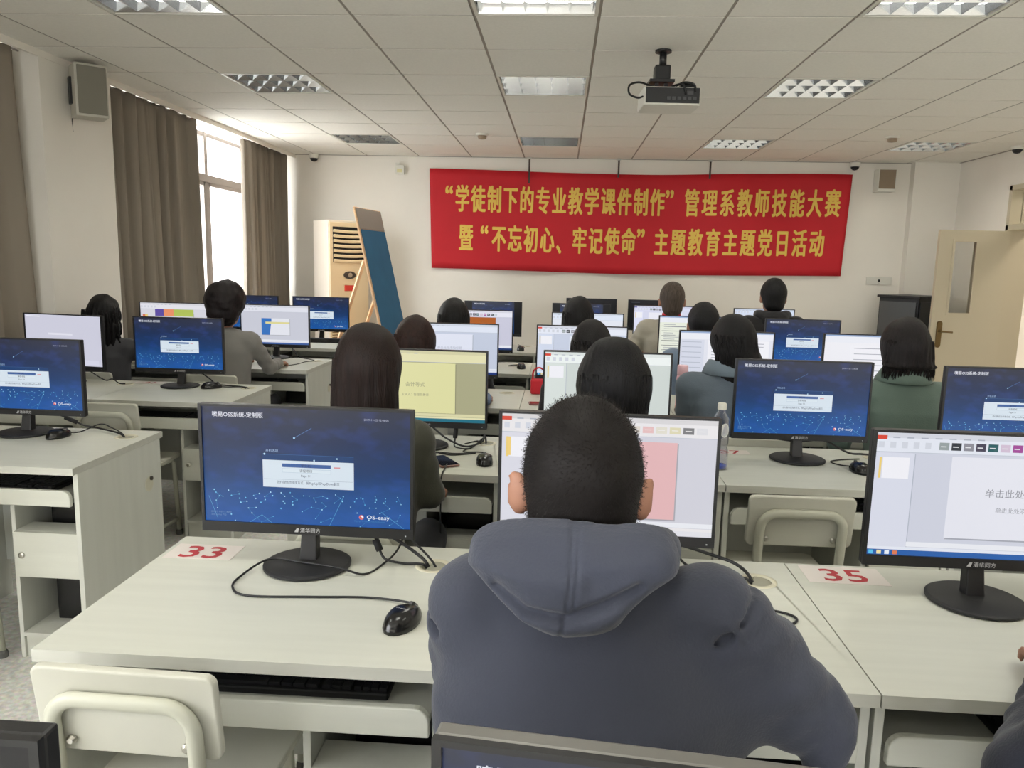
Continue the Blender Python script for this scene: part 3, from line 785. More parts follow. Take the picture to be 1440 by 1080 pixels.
def build_screens():
    S = SCREENS
    S['login'] = login().mesh('login_screen')
    S['login43'] = login(.125, .875, 6).mesh('login_screen_narrow')
    s = office(body=(208, 208, 218), slide=(226, 182, 184), slide_r=(.22, .20, .82, .86), ribbon=(232, 230, 232), thumbs=0, title='单击此处主题', tcol=(246, 244, 246), pane=.2, th=.06, task=(224, 224, 230))
    for i, c in enumerate(((52, 50, 52), (206, 90, 80), (222, 214, 204), (228, 190, 190), (224, 220, 206), (220, 214, 180), (124, 124, 126), (220, 220, 224))): s.rect(.47+i*.062, .07, .52+i*.062, .125, c, 5).rect(.48+i*.062, .094, .51+i*.062, .10, (238, 236, 236), 6)
    s.rect(.03, .2, .042, .36, (240, 206, 120), 6)
    S['A1'] = s.mesh('slide_program_screen')
    S['A2'] = office(thumbs=13, pane=.17, slide_r=(.33, .18, .98, .84), title='单击此处添加标题', sub='单击此处添加副标题', tcol=(140, 142, 150), th=.054, body=(206, 209, 222), slide=(228, 229, 238)).mesh('slide_program_screen')
    S['B0'] = office(body=(170, 168, 134), ribbon=(226, 222, 178), slide=(222, 220, 164), slide_r=(.12, .17, .76, .88), task=(36, 110, 130), title='会计等式', sub='主讲人：管理系教师', tcol=(150, 148, 122), mark=None, notes=(218, 214, 170), th=.05).mesh('slide_program_screen')
    S['B1'] = office(body=(206, 214, 210), ribbon=(236, 242, 240), slide=(232, 238, 236), slide_r=(.30, .2, .78, .86), pane=.17, task=(232, 238, 238), title=None).mesh('slide_program_screen')
    S['C0'] = office(body=(196, 204, 222), ribbon=(222, 228, 242), slide=(224, 228, 242), slide_r=(.2, .2, .72, .84), title='单击此处添加标题', tcol=(170, 176, 190), mark=None, notes=(226, 230, 240), task=(36, 60, 124)).mesh('slide_program_screen')
    S['C1'] = office(body=(200, 208, 226), ribbon=(228, 232, 244), thumbs=9, pane=.18, slide_r=(.36, .2, .9, .84), slide=(226, 232, 242), task=(40, 70, 130)).mesh('slide_program_screen')
    S['C2'] = doc(side=.26, r=(.3, .16, .96, .95), rows=12, task=(228, 228, 236)).mesh('text_document_screen')
    S['C3'] = doc(body=(238, 238, 244), page=(240, 240, 246), rows=6, seed=5).mesh('text_document_screen')
    S['D0'] = office(body=(202, 202, 220), ribbon=(230, 230, 242), slide=(172, 92, 34), slide_r=(.04, .17, .76, .90), mark=None, task=(36, 62, 116), thumbs=10).mesh('slide_program_screen')
    S['D1'] = office(body=(226, 230, 240), ribbon=(222, 230, 244), slide=(240, 240, 246), slide_r=(.62, .3, .8, .9), mark=None, title=None).mesh('slide_program_screen')
    s = doc(body=(228, 232, 216), page=(232, 236, 222), rows=14, r=(.02, .15, .42, .98), seed=8)
    for i in range(6): s.rect(.03, .24+i*.12, .36, .25+i*.12, (70, 76, 76), 5)
    s.rect(.45, .15, .98, .24, (60, 66, 80), 3).rect(.45, .28, .98, .94, (214, 218, 210), 3); S['D2'] = s.mesh('text_document_screen')
    S['E2'] = office(body=(214, 216, 236), ribbon=(218, 220, 240), slide=(234, 234, 244), thumbs=6, pane=.16, mark=(90, 90, 160)).mesh('slide_program_screen')
    S['E3'] = office(body=(214, 222, 238), ribbon=(214, 224, 242), slide=(236, 238, 244), task=(60, 90, 160), mark=None).mesh('slide_program_screen')
    s = Screen(); s.rect(0, 0, 1, 1, (206, 206, 222), 0).rect(.02, .03, .2, .05, (236, 236, 246), 1).rect(.3, .36, .62, .40, (226, 226, 238), 1).rect(.02, .88, .95, .97, (214, 214, 230), 1); S['L2_0'] = s.mesh('blank_page_screen')
    s = office(body=(214, 214, 222), ribbon=(226, 226, 234), slide=(222, 224, 230), mark=None, task=(190, 196, 214), slide_r=(.22, .26, .8, .9))
    s.rect(.22, .16, .35, .34, (92, 76, 160), 6).rect(.35, .16, .5, .34, (232, 146, 104), 6).rect(.5, .16, .80, .34, (176, 194, 92), 6).rect(.03, .3, .07, .4, (214, 120, 90), 6).rect(.07, .3, .11, .4, (232, 206, 120), 6); S['L3_0'] = s.mesh('timeline_screen')
    s = office(body=(202, 204, 216), ribbon=(224, 226, 236), slide=(228, 230, 238), slide_r=(.30, .33, .72, .76), mark=None, task=(70, 100, 160))
    s.rect(.30, .33, .45, .76, (60, 116, 190), 6)
    s.b.geo([s.P(.42, .76, 7), s.P(.47, .76, 7), s.P(.47, .33, 7), s.P(.455, .33, 7)], [(0, 1, 2, 3)], s.mi(emis((228, 230, 238)))); s.rect(.36, .42, .72, .47, (222, 214, 150), 8); S['L3_1'] = s.mesh('slide_program_screen')
    S['dark'] = Screen().rect(0, 0, 1, 1, (14, 15, 19), 0).rect(.05, .06, .22, .085, (70, 74, 84), 1).mesh('dim_screen')
build_screens()

# ------------------------------------------------------------------ monitors
def monitor_proto():
    t = thing('monitor', '', 'monitor', group='black desktop monitors')
    w, zb, zt = .258, .077, .389
    m = MB(); m.lathe([(.100, 0), (.104, .002), (.104, .007), (.098, .010), (.03, .013)], 40, sy=.98); m.build('base', blackmat_m, t, smooth=False, bevel=0)
    m = MB(); m.geo([(-.021, .0, .010), (.021, .0, .010), (.021, .034, .010), (-.021, .034, .010), (-.017, .022, .13), (.017, .022, .13), (.017, .048, .13), (-.017, .048, .13)],
                    [(0, 3, 2, 1), (4, 5, 6, 7), (0, 1, 5, 4), (1, 2, 6, 5), (2, 3, 7, 6), (3, 0, 4, 7)]); m.build('neck', black_m, t, bevel=.003)
    m = MB(); m.box(-w, w, .004, .022, zb, zt); m.geo([(-.20, .022, zb+.02), (.20, .022, zb+.02), (.20, .022, zt-.05), (-.20, .022, zt-.05), (-.16, .045, zb+.03), (.16, .045, zb+.03), (.16, .045, zt-.10), (-.16, .045, zt-.10)],
                    [(4, 7, 6, 5), (0, 4, 5, 1), (1, 5, 6, 2), (2, 6, 7, 3), (3, 7, 4, 0)]); m.build('housing', black_m, t, bevel=.003)
    bz = MB(); y0, y1 = -.003, .004; x = SW/2; z1 = zt-.0055; z0 = z1-SH
    bz.box(-w, -x, y0, y1, zb, zt); bz.box(x, w, y0, y1, zb, zt); bz.box(-x, x, y0, y1, z1, zt); bz.box(-x, x, y0, y1, zb, z0)
    bz.build('bezel', black_m, t)
    s = bpy.data.objects.new('screen', SCREENS['login']); COL.objects.link(s); s.parent = t; s.location = (0, .0015, (z0+z1)/2)
    b = MB(); vs, fs = text_geo('清华同方', .0125, .01); b.geo([(v[0]-.016, -.0034, v[1]+zb+.0065) for v in vs], fs)
    b.geo([(-.030, -.0034, zb+.006), (-.021, -.0034, zb+.006), (-.018, -.0034, zb+.016), (-.024, -.0034, zb+.016)], [(0, 1, 2, 3)])
    b.build('badge', mat('badge_silver', (176, 176, 178), .4), t)
    MB().box(x-.012, x-.009, -.0036, -.003, zb+.007, zb+.0095).build('power_light', mat('led_white', (210, 215, 220), .3), t)
    return t
MON = {  # seat: (x, y, turn, screen, label)
    'A0': (-.590, 1.765, -.01, 'login', 'monitor with blue login screen on the desk with plate 33'),
    'A1': (.122, 1.80, -.02, 'A1', 'monitor showing the pink slide, half hidden by the hooded man'),
    'A2': (.957, 1.735, .0, 'A2', 'monitor showing a blank white slide on the desk with plate 35'),
    'B0': (-.535, 3.02, -.02, 'B0', 'monitor with the yellowish slide beside the woman with long brown hair'),
    'B1': (.196, 3.12, .02, 'B1', 'monitor with a pale greenish page behind the black bob'),
    'B2': (.938, 3.02, .0, 'login', 'monitor with blue login screen right of the water bottle'),
    'B3': (1.700, 2.98, .0, 'login', 'monitor with blue login screen cut by the right frame edge'),
    'C0': (-.600, 4.36, .02, 'C0', 'monitor with a pale lilac slide just beyond the yellowish slide'),
    'C1': (.127, 4.42, .0, 'C1', 'monitor with a ribbon of thumbnails behind the woman beyond the bob'),
    'C2': (.915, 4.32, .0, 'C2', 'monitor with a text document in front of the grey-blue jacket'),
    'C3': (1.705, 4.36, .0, 'C3', 'monitor with a white page in front of the woman in green'),
    'D0': (-.598, 5.64, .0, 'D0', 'monitor with the orange-brown slide'),
    'D1': (.196, 5.60, .0, 'D1', 'monitor with a white page behind the long-haired woman in the fourth row'),
    'D2': (.955, 5.56, .0, 'D2', 'monitor with a yellowish white list in front of the person in light blue'),
    'D3': (1.690, 5.54, .0, 'login', 'monitor with blue login screen right below the black-hooded man'),
    'E0': (-.600, 6.94, .0, 'login43', 'monitor with a narrow login picture between black bars behind the orange slide'),
    'E1': (.185, 6.92, .0, 'login43', 'monitor with a narrow login picture between black bars beside the long-haired woman'),
    'E2': (.900, 6.92, .0, 'E2', 'monitor with a lilac page in front of the grey-haired man'),
    'E3': (1.752, 6.84, .0, 'E3', 'monitor with a white and blue page in front of the black-hooded man'),
    'F1': (.315, 8.02, .0, 'dark', 'dark monitor by the far wall behind the long-haired woman'),
    'F2': (.945, 8.02, .0, 'dark', 'dark monitor by the far wall left of the grey-haired man'),
    'L1_1': (-2.165, 2.985, .0, 'login', 'monitor with blue login screen cut by the left frame edge'),
    'L2_0': (-2.80, 4.22, -.16, 'L2_0', 'monitor with an almost blank pale page by the left windows'),
    'L2_1': (-2.13, 4.22, .0, 'login', 'monitor with blue login screen left of the grey blazer'),
    'L3_0': (-2.83, 5.55, .0, 'L3_0', 'monitor with purple, orange and green blocks in front of the wavy-haired woman'),
    'L3_1': (-2.085, 5.58, .0, 'L3_1', 'monitor with a blue and white slide in front of the grey blazer'),
    'L4_0': (-2.80, 6.90, .0, 'login', 'monitor with dark blue screen peeping out behind the curly hair'),
    'L4_1': (-2.16, 6.92, .0, 'login', 'monitor with violet-blue login screen in front of the air conditioner'),
    'Z0': (-.62, .500, .0, 'dark', 'monitor whose dark top edge shows at the bottom left corner'),
    'Z1': (.173, .503, -.105, 'login', 'silver-edged monitor with blue login screen at the bottom frame edge')}
def monitors():
    p = monitor_proto(); first = True
    silver = mat('silver_bezel', (116, 114, 110), .4, metal=.4)
    for k, (x, y, a, sc, lab) in MON.items():
        o = p if first else dup(p); first = False
        o.location = (x, y-.012, TOP+.0013); o.rotation_euler = (0, 0, a); o['label'] = lab
        for c in o.children:
            n = c.name.split('.')[0]
            if n == 'screen': c.data = SCREENS[sc]; c['label'] = 'lit screen' if sc != 'dark' else 'dark screen'
            if k == 'Z1' and n == 'housing':
                me = c.data.copy(); me.materials.clear(); me.materials.append(silver); c.data = me
monitors()

# ------------------------------------------------------------------ chairs
def chair_proto():
    t = thing('school_chair', '', 'chair', group='white tube-framed chairs')
    m = MB(); m.prism(rrect(-.175, .175, .01, .37, .03), .425, .443); m.build('seat', chair_m, t, bevel=.004)
    M = T(0, .0, .605) @ rotx(math.radians(8)) @ Matrix(((1, 0, 0, 0), (0, 0, 1, 0), (0, 1, 0, 0), (0, 0, 0, 1)))
    m = MB(); m.prism(rrect(-.166, .166, 0, .170, .018), -.009, .009, M=M); m.build('backrest', chair_m, t, bevel=.005, seg=3)
    pts = [(-.128, -.035, .012), (-.128, -.006, .42), (-.128, -.030, .66)]+[(-.128+.05-.05*math.cos(a), -.032-.006*math.sin(a), .67+.05*math.sin(a)) for a in np.linspace(.2, PI/2, 6)]
    pts = pts+[(-x, y, z) for x, y, z in pts[::-1]]
    MB().tube(pts, .015, 10, flat=(.8, 1)).build('back_frame', chairtube_m, t, smooth=True)
    for s in (-1, 1):
        MB().tube([(s*.155, .345, .012), (s*.152, .32, .40), (s*.148, .30, .418), (s*.128, -.004, .418)], .0125, 8).build('leg', chairtube_m, t, smooth=True)
        MB().tube([(s*.155, .342, .09), (s*.129, -.03, .09)], .010, 8).build('stretcher', chairtube_m, t, smooth=True)
        for z in (.63, .705):
            MB().lathe([(.009, 0), (.009, .004), (.005, .008)], 12, M=T(s*.105, -.012-.14*(z-.605), z) @ rotx(PI/2)).build('bolt', chrome_m, t)
        for p in ((s*.155, .345, 0), (s*.128, -.035, 0)):
            MB().lathe([(.018, 0), (.018, .02), (.014, .028)], 12, M=T(*p)).build('foot_cap', mat('grey_rubber', (90, 90, 86), .7), t)
    return t
CH = {  # seat: (x, y of the backrest, turn, label)
    'A0': (-.727, 1.215, -.03, 'white chair tucked under the desk with plate 33'),
    'A1': (.06, .80, .0, 'white chair under the man in the slate hooded sweatshirt'),
    'A2': (1.03, .80, .0, 'white chair of the person cut by the right frame edge'),
    'B0': (-.58, 2.06, .0, 'white chair under the woman with long brown hair'),
    'B1': (.17, 2.04, .0, 'white chair under the woman with the rounded black bob'),
    'B2': (.775, 2.42, .02, 'empty white chair behind the desk with plate 35'),
    'C0': (-.64, 3.30, .0, 'white chair under the person in denim-blue sleeves'),
    'C1': (.14, 3.30, .0, 'white chair under the woman beyond the black bob'),
    'C2': (.85, 3.24, .0, 'white chair under the woman in the grey-blue jacket'),
    'C3': (1.52, 3.24, .0, 'white chair under the woman in the green jacket'),
    'D0': (-.64, 4.60, .0, 'white chair of the black-haired woman before the orange slide'),
    'D1': (.12, 4.56, .0, 'white chair of the long-haired woman right of the orange slide'),
    'D2': (.88, 4.60, .0, 'white chair of the short-haired person in light blue'),
    'E2': (.84, 5.80, .0, 'white chair of the grey-haired man with the red collar'),
    'E3': (1.62, 5.86, .0, 'white chair of the man in the black hooded top'),
    'L1_1': (-2.16, 2.20, .0, 'white chair at the nearest window-side desk, left frame edge'),
    'L2_1': (-2.15, 3.52, .0, 'empty white chair at the aisle in the second window row'),
    'L3_0': (-2.82, 4.44, .0, 'white chair of the wavy-haired woman by the windows'),
    'L3_1': (-2.07, 4.47, .0, 'white chair of the woman in the grey blazer')}
def chairs():
    p = chair_proto(); first = True
    for k, (x, y, a, lab) in CH.items():
        o = p if first else dup(p); first = False
        o.location = (x, y, 0); o.rotation_euler = (0, 0, a); o['label'] = lab
chairs()

# ------------------------------------------------------------------ computers, keyboards, mice, cables
def hardware():
    t = thing('computer_tower', '', 'computer', group='black computer towers')
    MB().box(-.085, .085, 0, .36, 0, .47).build('case', black_m, t, bevel=.004)
    MB().box(-.083, .083, -.012, 0, .002, .468).build('front_panel', mat('glossy_black', (14, 14, 15), .25), t, bevel=.004)
    MB().lathe([(.010, 0), (.010, .003)], 14, M=T(.045, -.012, .35) @ rotx(PI/2)).build('power_button', chrome_m, t)
    MB().box(-.065, .065, -.0135, -.012, .28, .32).build('drive_tray', blackmat_m, t)
    first = True
    for k in ('A0', 'A1', 'A2', 'B0', 'B1', 'B2', 'B3', 'C0', 'C1', 'C2', 'L1_0', 'L1_1', 'L2_0', 'L2_1', 'L3_0', 'L3_1'):
        r, i = seat(k); w = LW if r[0] == 'L' else CW
        o = t if first else dup(t); first = False
        o.location = (seat_x(r, i)+w/2-.125, FRONT[r]+.185, .1005); o['label'] = 'black computer tower inside the desk '+SEATS[k]
    # keyboards on the trays
    kb = thing('keyboard', '', 'keyboard', group='black keyboards on the trays')
    MB().box(-.22, .22, 0, .15, 0, .016).build('body', black_m, kb, bevel=.004)
    km = MB()
    def key(x0, x1, r): km.box(x0+.0012, x1-.0012, .008+r*.0225, .008+r*.0225+.0185, .016, .0235)
    for r in range(6):
        if r == 0:
            for a, b in ((-.212, -.187), (-.187, -.162), (-.162, -.137), (-.137, -.022), (-.022, .003), (.003, .028), (.028, .053), (.053, .078)): key(a, b, r)
        else:
            n = 15 if r < 5 else 14
            for i in range(n): key(-.212+.29*i/n, -.212+.29*(i+1)/n, r)
        for i in range(3):
            if r not in (2,): key(.086+i*.0195, .086+(i+1)*.0195, r)
        for i in range(4): key(.15+i*.0165, .15+(i+1)*.0165, r)
    km.build('keys', mat('key_black', (34, 34, 36), .35), kb)
    first = True
    for k, dx in (('A0', .05), ('A1', 0), ('A2', .08), ('B0', -.09), ('B1', 0), ('B2', 0), ('B3', 0), ('C0', 0), ('C1', 0), ('D0', 0), ('D1', 0), ('L1_0', 0), ('L1_1', 0), ('L2_0', 0), ('L2_1', 0), ('L3_1', 0)):
        r, i = seat(k); o = kb if first else dup(kb); first = False
        o.location = (seat_x(r, i)+dx, FRONT[r]+.085, .6222); o['label'] = 'black keyboard, desk '+SEATS[k]
    # mice
    ms = thing('mouse', '', 'computer mouse', group='black wired mice')
    prof = []; n = 20; vs = []; fs = []; rows = 12
    for i in range(rows+1):
        ph = PI/2*i/rows
        for k in range(n):
            a = 2*PI*k/n; x = .031*math.cos(a)*(1-.12*math.sin(a)); y = .056*math.sin(a)
            q = math.cos(ph)**.55 if i < rows else 0
            vs.append((x*q, y*q+.004*math.sin(ph), .006+.031*math.sin(ph)*(1-.35*max(0, y*q/.056)) if i else .0))
    vs2 = [(x, y, 0.0) for x, y, z in vs[:n]]+[(x*1.02, y*1.02, .008) for x, y, z in vs[:n]]+vs[n:]
    for i in range(rows+1):
        if (i+1)*n >= len(vs2)-0: break
        for k in range(n): fs.append((i*n+k, i*n+(k+1) % n, (i+1)*n+(k+1) % n, (i+1)*n+k))
    fs.append(tuple(range(n))[::-1])
    MB().geo(vs2, fs).build('shell', mat('mouse_black', (16, 16, 17), .22), ms, smooth=True)
    MB().tube([(-.004, .034, .027), (.004, .034, .027)], .008, 14).build('scroll_wheel', mat('dark_grey', (70, 70, 72), .5), ms)
    b = MB(); vs, fs = text_geo('OS-easy', .007, .01); b.geo([(v[0]-.012, v[1]-.01, .0378) for v in vs], fs); b.build('logo', mat('badge_silver', (176, 176, 178), .4), ms)
    MICE = {'A0': (-.300, 1.475, -.35, 'black mouse on the desk with plate 33'), 'B0': (-.262, 2.775, .1, 'black mouse beside the phone on the second row'),
            'B2': (1.12, 2.86, .1, 'black mouse peeping out beside the blank white slide'), 'L1_1': (-1.995, 2.93, -.2, 'black mouse on the nearest window-side desk'),
            'L2_1': (-1.94, 4.185, -1.0, 'black mouse on the aisle desk of the second window row'), 'D0': (-.263, 5.41, .1, 'black mouse right of the pale lilac slide'),
            'E0': (-.327, 6.53, .1, 'black mouse right of the orange-brown slide'), 'L4_1': (-1.80, 6.42, .1, 'black mouse on the farthest desk before the air conditioner')}
    first = True
    for k, (x, y, a, lab) in MICE.items():
        o = ms if first else dup(ms); first = False
        o.location = (x, y, TOP+.0005); o.rotation_euler = (0, 0, a); o['label'] = lab
    # cables
    def cable(name, pts, r, lab, ferrite=None):
        o = MB().tube(spline(pts, 8), r, 8).build(name, cable_m, smooth=True)
        tag(o, lab, 'cable', 'black cables on the desks')
        if ferrite:
            a, b = Vector(ferrite[0]), Vector(ferrite[1]); MB().tube([a, b], .009, 10).build('ferrite_bead', blackmat_m, o, smooth=True)
        return o
    Z = TOP+.0035
    def hole(k):
        r, i = seat(k); w = LW if r[0] == 'L' else CW
        return seat_x(r, i)+.293*w/.777, FRONT[r]+.487
    hx, hy = hole('A0')
    cable('mouse_cable', [(-.280, 1.535, Z+.004), (-.30, 1.56, Z+.004), (-.40, 1.585, Z), (-.52, 1.575, Z), (-.66, 1.565, Z), (-.71, 1.60, Z), (-.72, 1.66, Z), (-.68, 1.74, Z+.014), (-.60, 1.73, Z+.0145), (-.50, 1.705, Z+.0145), (-.44, 1.71, Z), (-.41, 1.78, Z), (-.385, 1.84, Z+.02), (-.37, 1.90, Z+.08)], .0026, 'thin black mouse cable winding over the desk with plate 33')
    cable('monitor_cable', [(-.52, 1.79, TOP+.105), (-.48, 1.83, TOP+.10), (-.42, 1.82, TOP+.07), (-.34, 1.80, TOP+.03), (hx-.012, hy, TOP-.005), (hx-.008, hy+.008, TOP-.09)], .0042, 'thick black cable from the back of the login monitor over plate 33 desk')
    cable('video_cable', [(-.47, 1.79, TOP+.095), (-.44, 1.81, TOP+.06), (-.425, 1.80, TOP+.03), (-.405, 1.785, TOP+.012), (-.36, 1.785, Z), (hx-.02, hy-.004, TOP+.001), (hx-.012, hy, TOP-.06)], .0032, 'black cable with a bead right of the stand on plate 33 desk', ((-.437, 1.808, TOP+.053), (-.424, 1.80, TOP+.028)))
    cable('power_cable', [(-.37, 1.80, TOP+.085), (-.345, 1.80, TOP+.06), (hx+.004, hy, TOP+.0), (hx+.006, hy, TOP-.06)], .003, 'black cable hanging from the right end of the login monitor into the desk hole')
    hx, hy = hole('A1')
    cable('monitor_cable', [(.25, 1.80, TOP+.10), (.30, 1.86, TOP+.06), (.38, 1.88, TOP+.03), (.45, 1.84, TOP+.018), (hx-.012, hy, TOP-.004), (hx-.006, hy, TOP-.07)], .0042, 'thick black cable entering the desk hole right of the hooded man')
    cable('video_cable', [(.28, 1.80, TOP+.08), (.33, 1.83, Z+.01), (.42, 1.81, Z), (hx-.02, hy-.006, TOP+.001), (hx-.01, hy, TOP-.05)], .0032, 'thin black cable beside the desk hole right of the hooded man')
    cable('mouse_cable', [(.37, 1.50, Z), (.44, 1.53, Z), (.50, 1.555, Z), (.52, 1.585, Z), (.50, 1.61, Z), (.44, 1.63, Z), (.36, 1.65, Z)], .0028, 'loop of black mouse cable beside the right sleeve of the hooded man')
    cable('monitor_cable', [(1.12, 1.755, TOP+.08), (1.125, 1.75, TOP+.03), (1.13, 1.745, Z), (1.18, 1.72, Z), (1.25, 1.74, Z)], .003, 'black cable with a bead right of the stand on plate 35 desk', ((1.121, 1.754, TOP+.066), (1.125, 1.75, TOP+.035)))
    cable('video_cable', [(.80, 1.76, TOP+.09), (.82, 1.775, TOP+.066), (.90, 1.78, TOP+.062), (.957, 1.78, TOP+.08)], .0035, 'black cable sagging left of the stand on plate 35 desk')
    hx, hy = hole('B0')
    cable('monitor_cable', [(-.50, 3.05, TOP+.07), (-.44, 3.03, TOP+.03), (-.36, 3.0, Z+.004), (-.30, 3.06, Z+.012), (hx-.01, hy+.03, TOP+.03), (hx, hy+.01, TOP+.01), (hx, hy, TOP-.05)], .004, 'thick black cable behind the yellowish-slide monitor')
    cable('video_cable', [(-.40, 3.04, TOP+.10), (-.405, 3.02, TOP+.03), (-.40, 3.0, Z), (-.34, 2.99, Z), (-.30, 3.08, Z+.02), (hx-.02, hy, Z+.003), (hx-.012, hy, TOP-.04)], .003, 'black cable with a bead below the yellowish slide', ((-.402, 3.035, TOP+.085), (-.405, 3.02, TOP+.035)))
    cable('mouse_cable', [(-.255, 2.835, Z+.003), (-.245, 2.88, Z), (-.29, 2.93, Z), (-.36, 2.93, Z), (-.335, 3.01, Z), (hx-.03, hy-.0, Z), (hx-.04, hy+.02, Z), (-.37, 3.06, Z)], .0026, 'thin mouse cable looping behind the mouse on the second row')
    cable('audio_cable', [(-.50, 2.87, Z), (-.45, 2.90, Z), (-.38, 2.895, Z), (-.31, 2.915, Z), (-.36, 2.885, Z), (-.40, 2.87, Z), (-.45, 2.895, Z)], .0026, 'thin black cable lying in front of the yellowish-slide monitor')
    cable('charging_cable', [(-.392, 2.715, Z+.005), (-.393, 2.66, Z), (-.394, 2.612, TOP+.001), (-.398, 2.596, TOP-.03), (-.40, 2.60, .66), (-.398, 2.612, .67), (-.397, 2.60, .60), (-.392, 2.58, .45)], .0028, 'grey charging cable hanging from the phone over the desk edge')
    hx, hy = hole('L1_1')
    cable('monitor_cable', [(-2.12, 3.03, TOP+.09), (-2.05, 3.05, TOP+.06), (-1.97, 3.06, Z+.02), (-1.90, 3.06, Z+.008), (hx-.02, hy+.01, TOP+.004), (hx-.01, hy, TOP-.05)], .004, 'thick black cable to the desk hole of the nearest window-side desk', ((-2.045, 3.05, TOP+.056), (-2.0, 3.06, TOP+.034)))
    cable('mouse_cable', [(-1.985, 2.985, Z+.004), (-1.965, 3.03, Z), (-1.92, 3.09, Z+.02), (-1.86, 3.07, Z+.012), (hx-.012, hy+.006, TOP+.004), (hx-.006, hy, TOP-.05)], .0026, 'thin mouse cable on the nearest window-side desk')
    hx, hy = hole('L2_1')
    cable('monitor_cable', [(-2.05, 4.26, TOP+.09), (-2.0, 4.29, TOP+.04), (-1.94, 4.28, Z+.004), (hx-.01, hy, TOP+.002), (hx-.008, hy, TOP-.05)], .004, 'thick black cable behind the mouse on the second window row')
    cable('mouse_cable', [(-1.90, 4.21, Z+.003), (-1.86, 4.225, Z), (hx-.03, hy, Z), (hx-.012, hy, TOP-.03)], .0026, 'thin mouse cable on the second window row')
    cable('monitor_cable', [(-2.70, 4.28, TOP+.06), (-2.62, 4.29, Z+.006), (-2.55, 4.25, Z+.02), (-2.50, 4.23, Z), (-2.46, 4.22, Z)], .0035, 'black cable below the blank page monitor by the windows')
    hx, hy = hole('L3_1')
    cable('monitor_cable', [(-2.02, 5.62, TOP+.10), (-1.97, 5.60, TOP+.07), (-1.90, 5.53, TOP+.02), (hx-.02, hy, Z), (hx-.01, hy, TOP-.04)], .0035, 'black cable right of the blue and white slide monitor', ((-1.96, 5.593, TOP+.062), (-1.93, 5.56, TOP+.04)))
    cable('mouse_cable', [(-1.87, 5.14, Z), (-1.82, 5.25, Z), (-1.80, 5.40, Z), (hx+.0, hy-.01, Z)], .0026, 'thin mouse cable beyond the hand of the woman in the grey blazer')
    hx, hy = hole('B2')
    cable('monitor_cable', [(.86, 3.04, TOP+.075), (.95, 3.05, TOP+.065), (1.05, 3.06, TOP+.07), (1.14, 3.04, TOP+.03), (1.19, 3.02, TOP+.03), (hx, hy, TOP+.004), (hx, hy, TOP-.05)], .004, 'black cable behind the login monitor right of the water bottle')
    cable('mouse_cable', [(1.12, 2.915, Z+.003), (1.08, 2.94, Z), (1.06, 2.99, Z), (1.12, 3.03, Z), (1.19, 3.05, Z)], .0026, 'thin mouse cable looping beside the mouse half hidden by the blank slide')
    cable('mouse_cable', [(-.262, 5.47, Z), (-.28, 5.52, Z), (-.36, 5.50, Z), (-.33, 5.56, Z), (-.25, 5.58, Z)], .0028, 'tangled black cable beside the mouse right of the lilac slide')
    cable('mouse_cable', [(-.327, 6.59, Z), (-.30, 6.66, Z+.01), (-.36, 6.78, Z+.02)], .0028, 'thin black cable by the mouse right of the orange slide')
hardware()

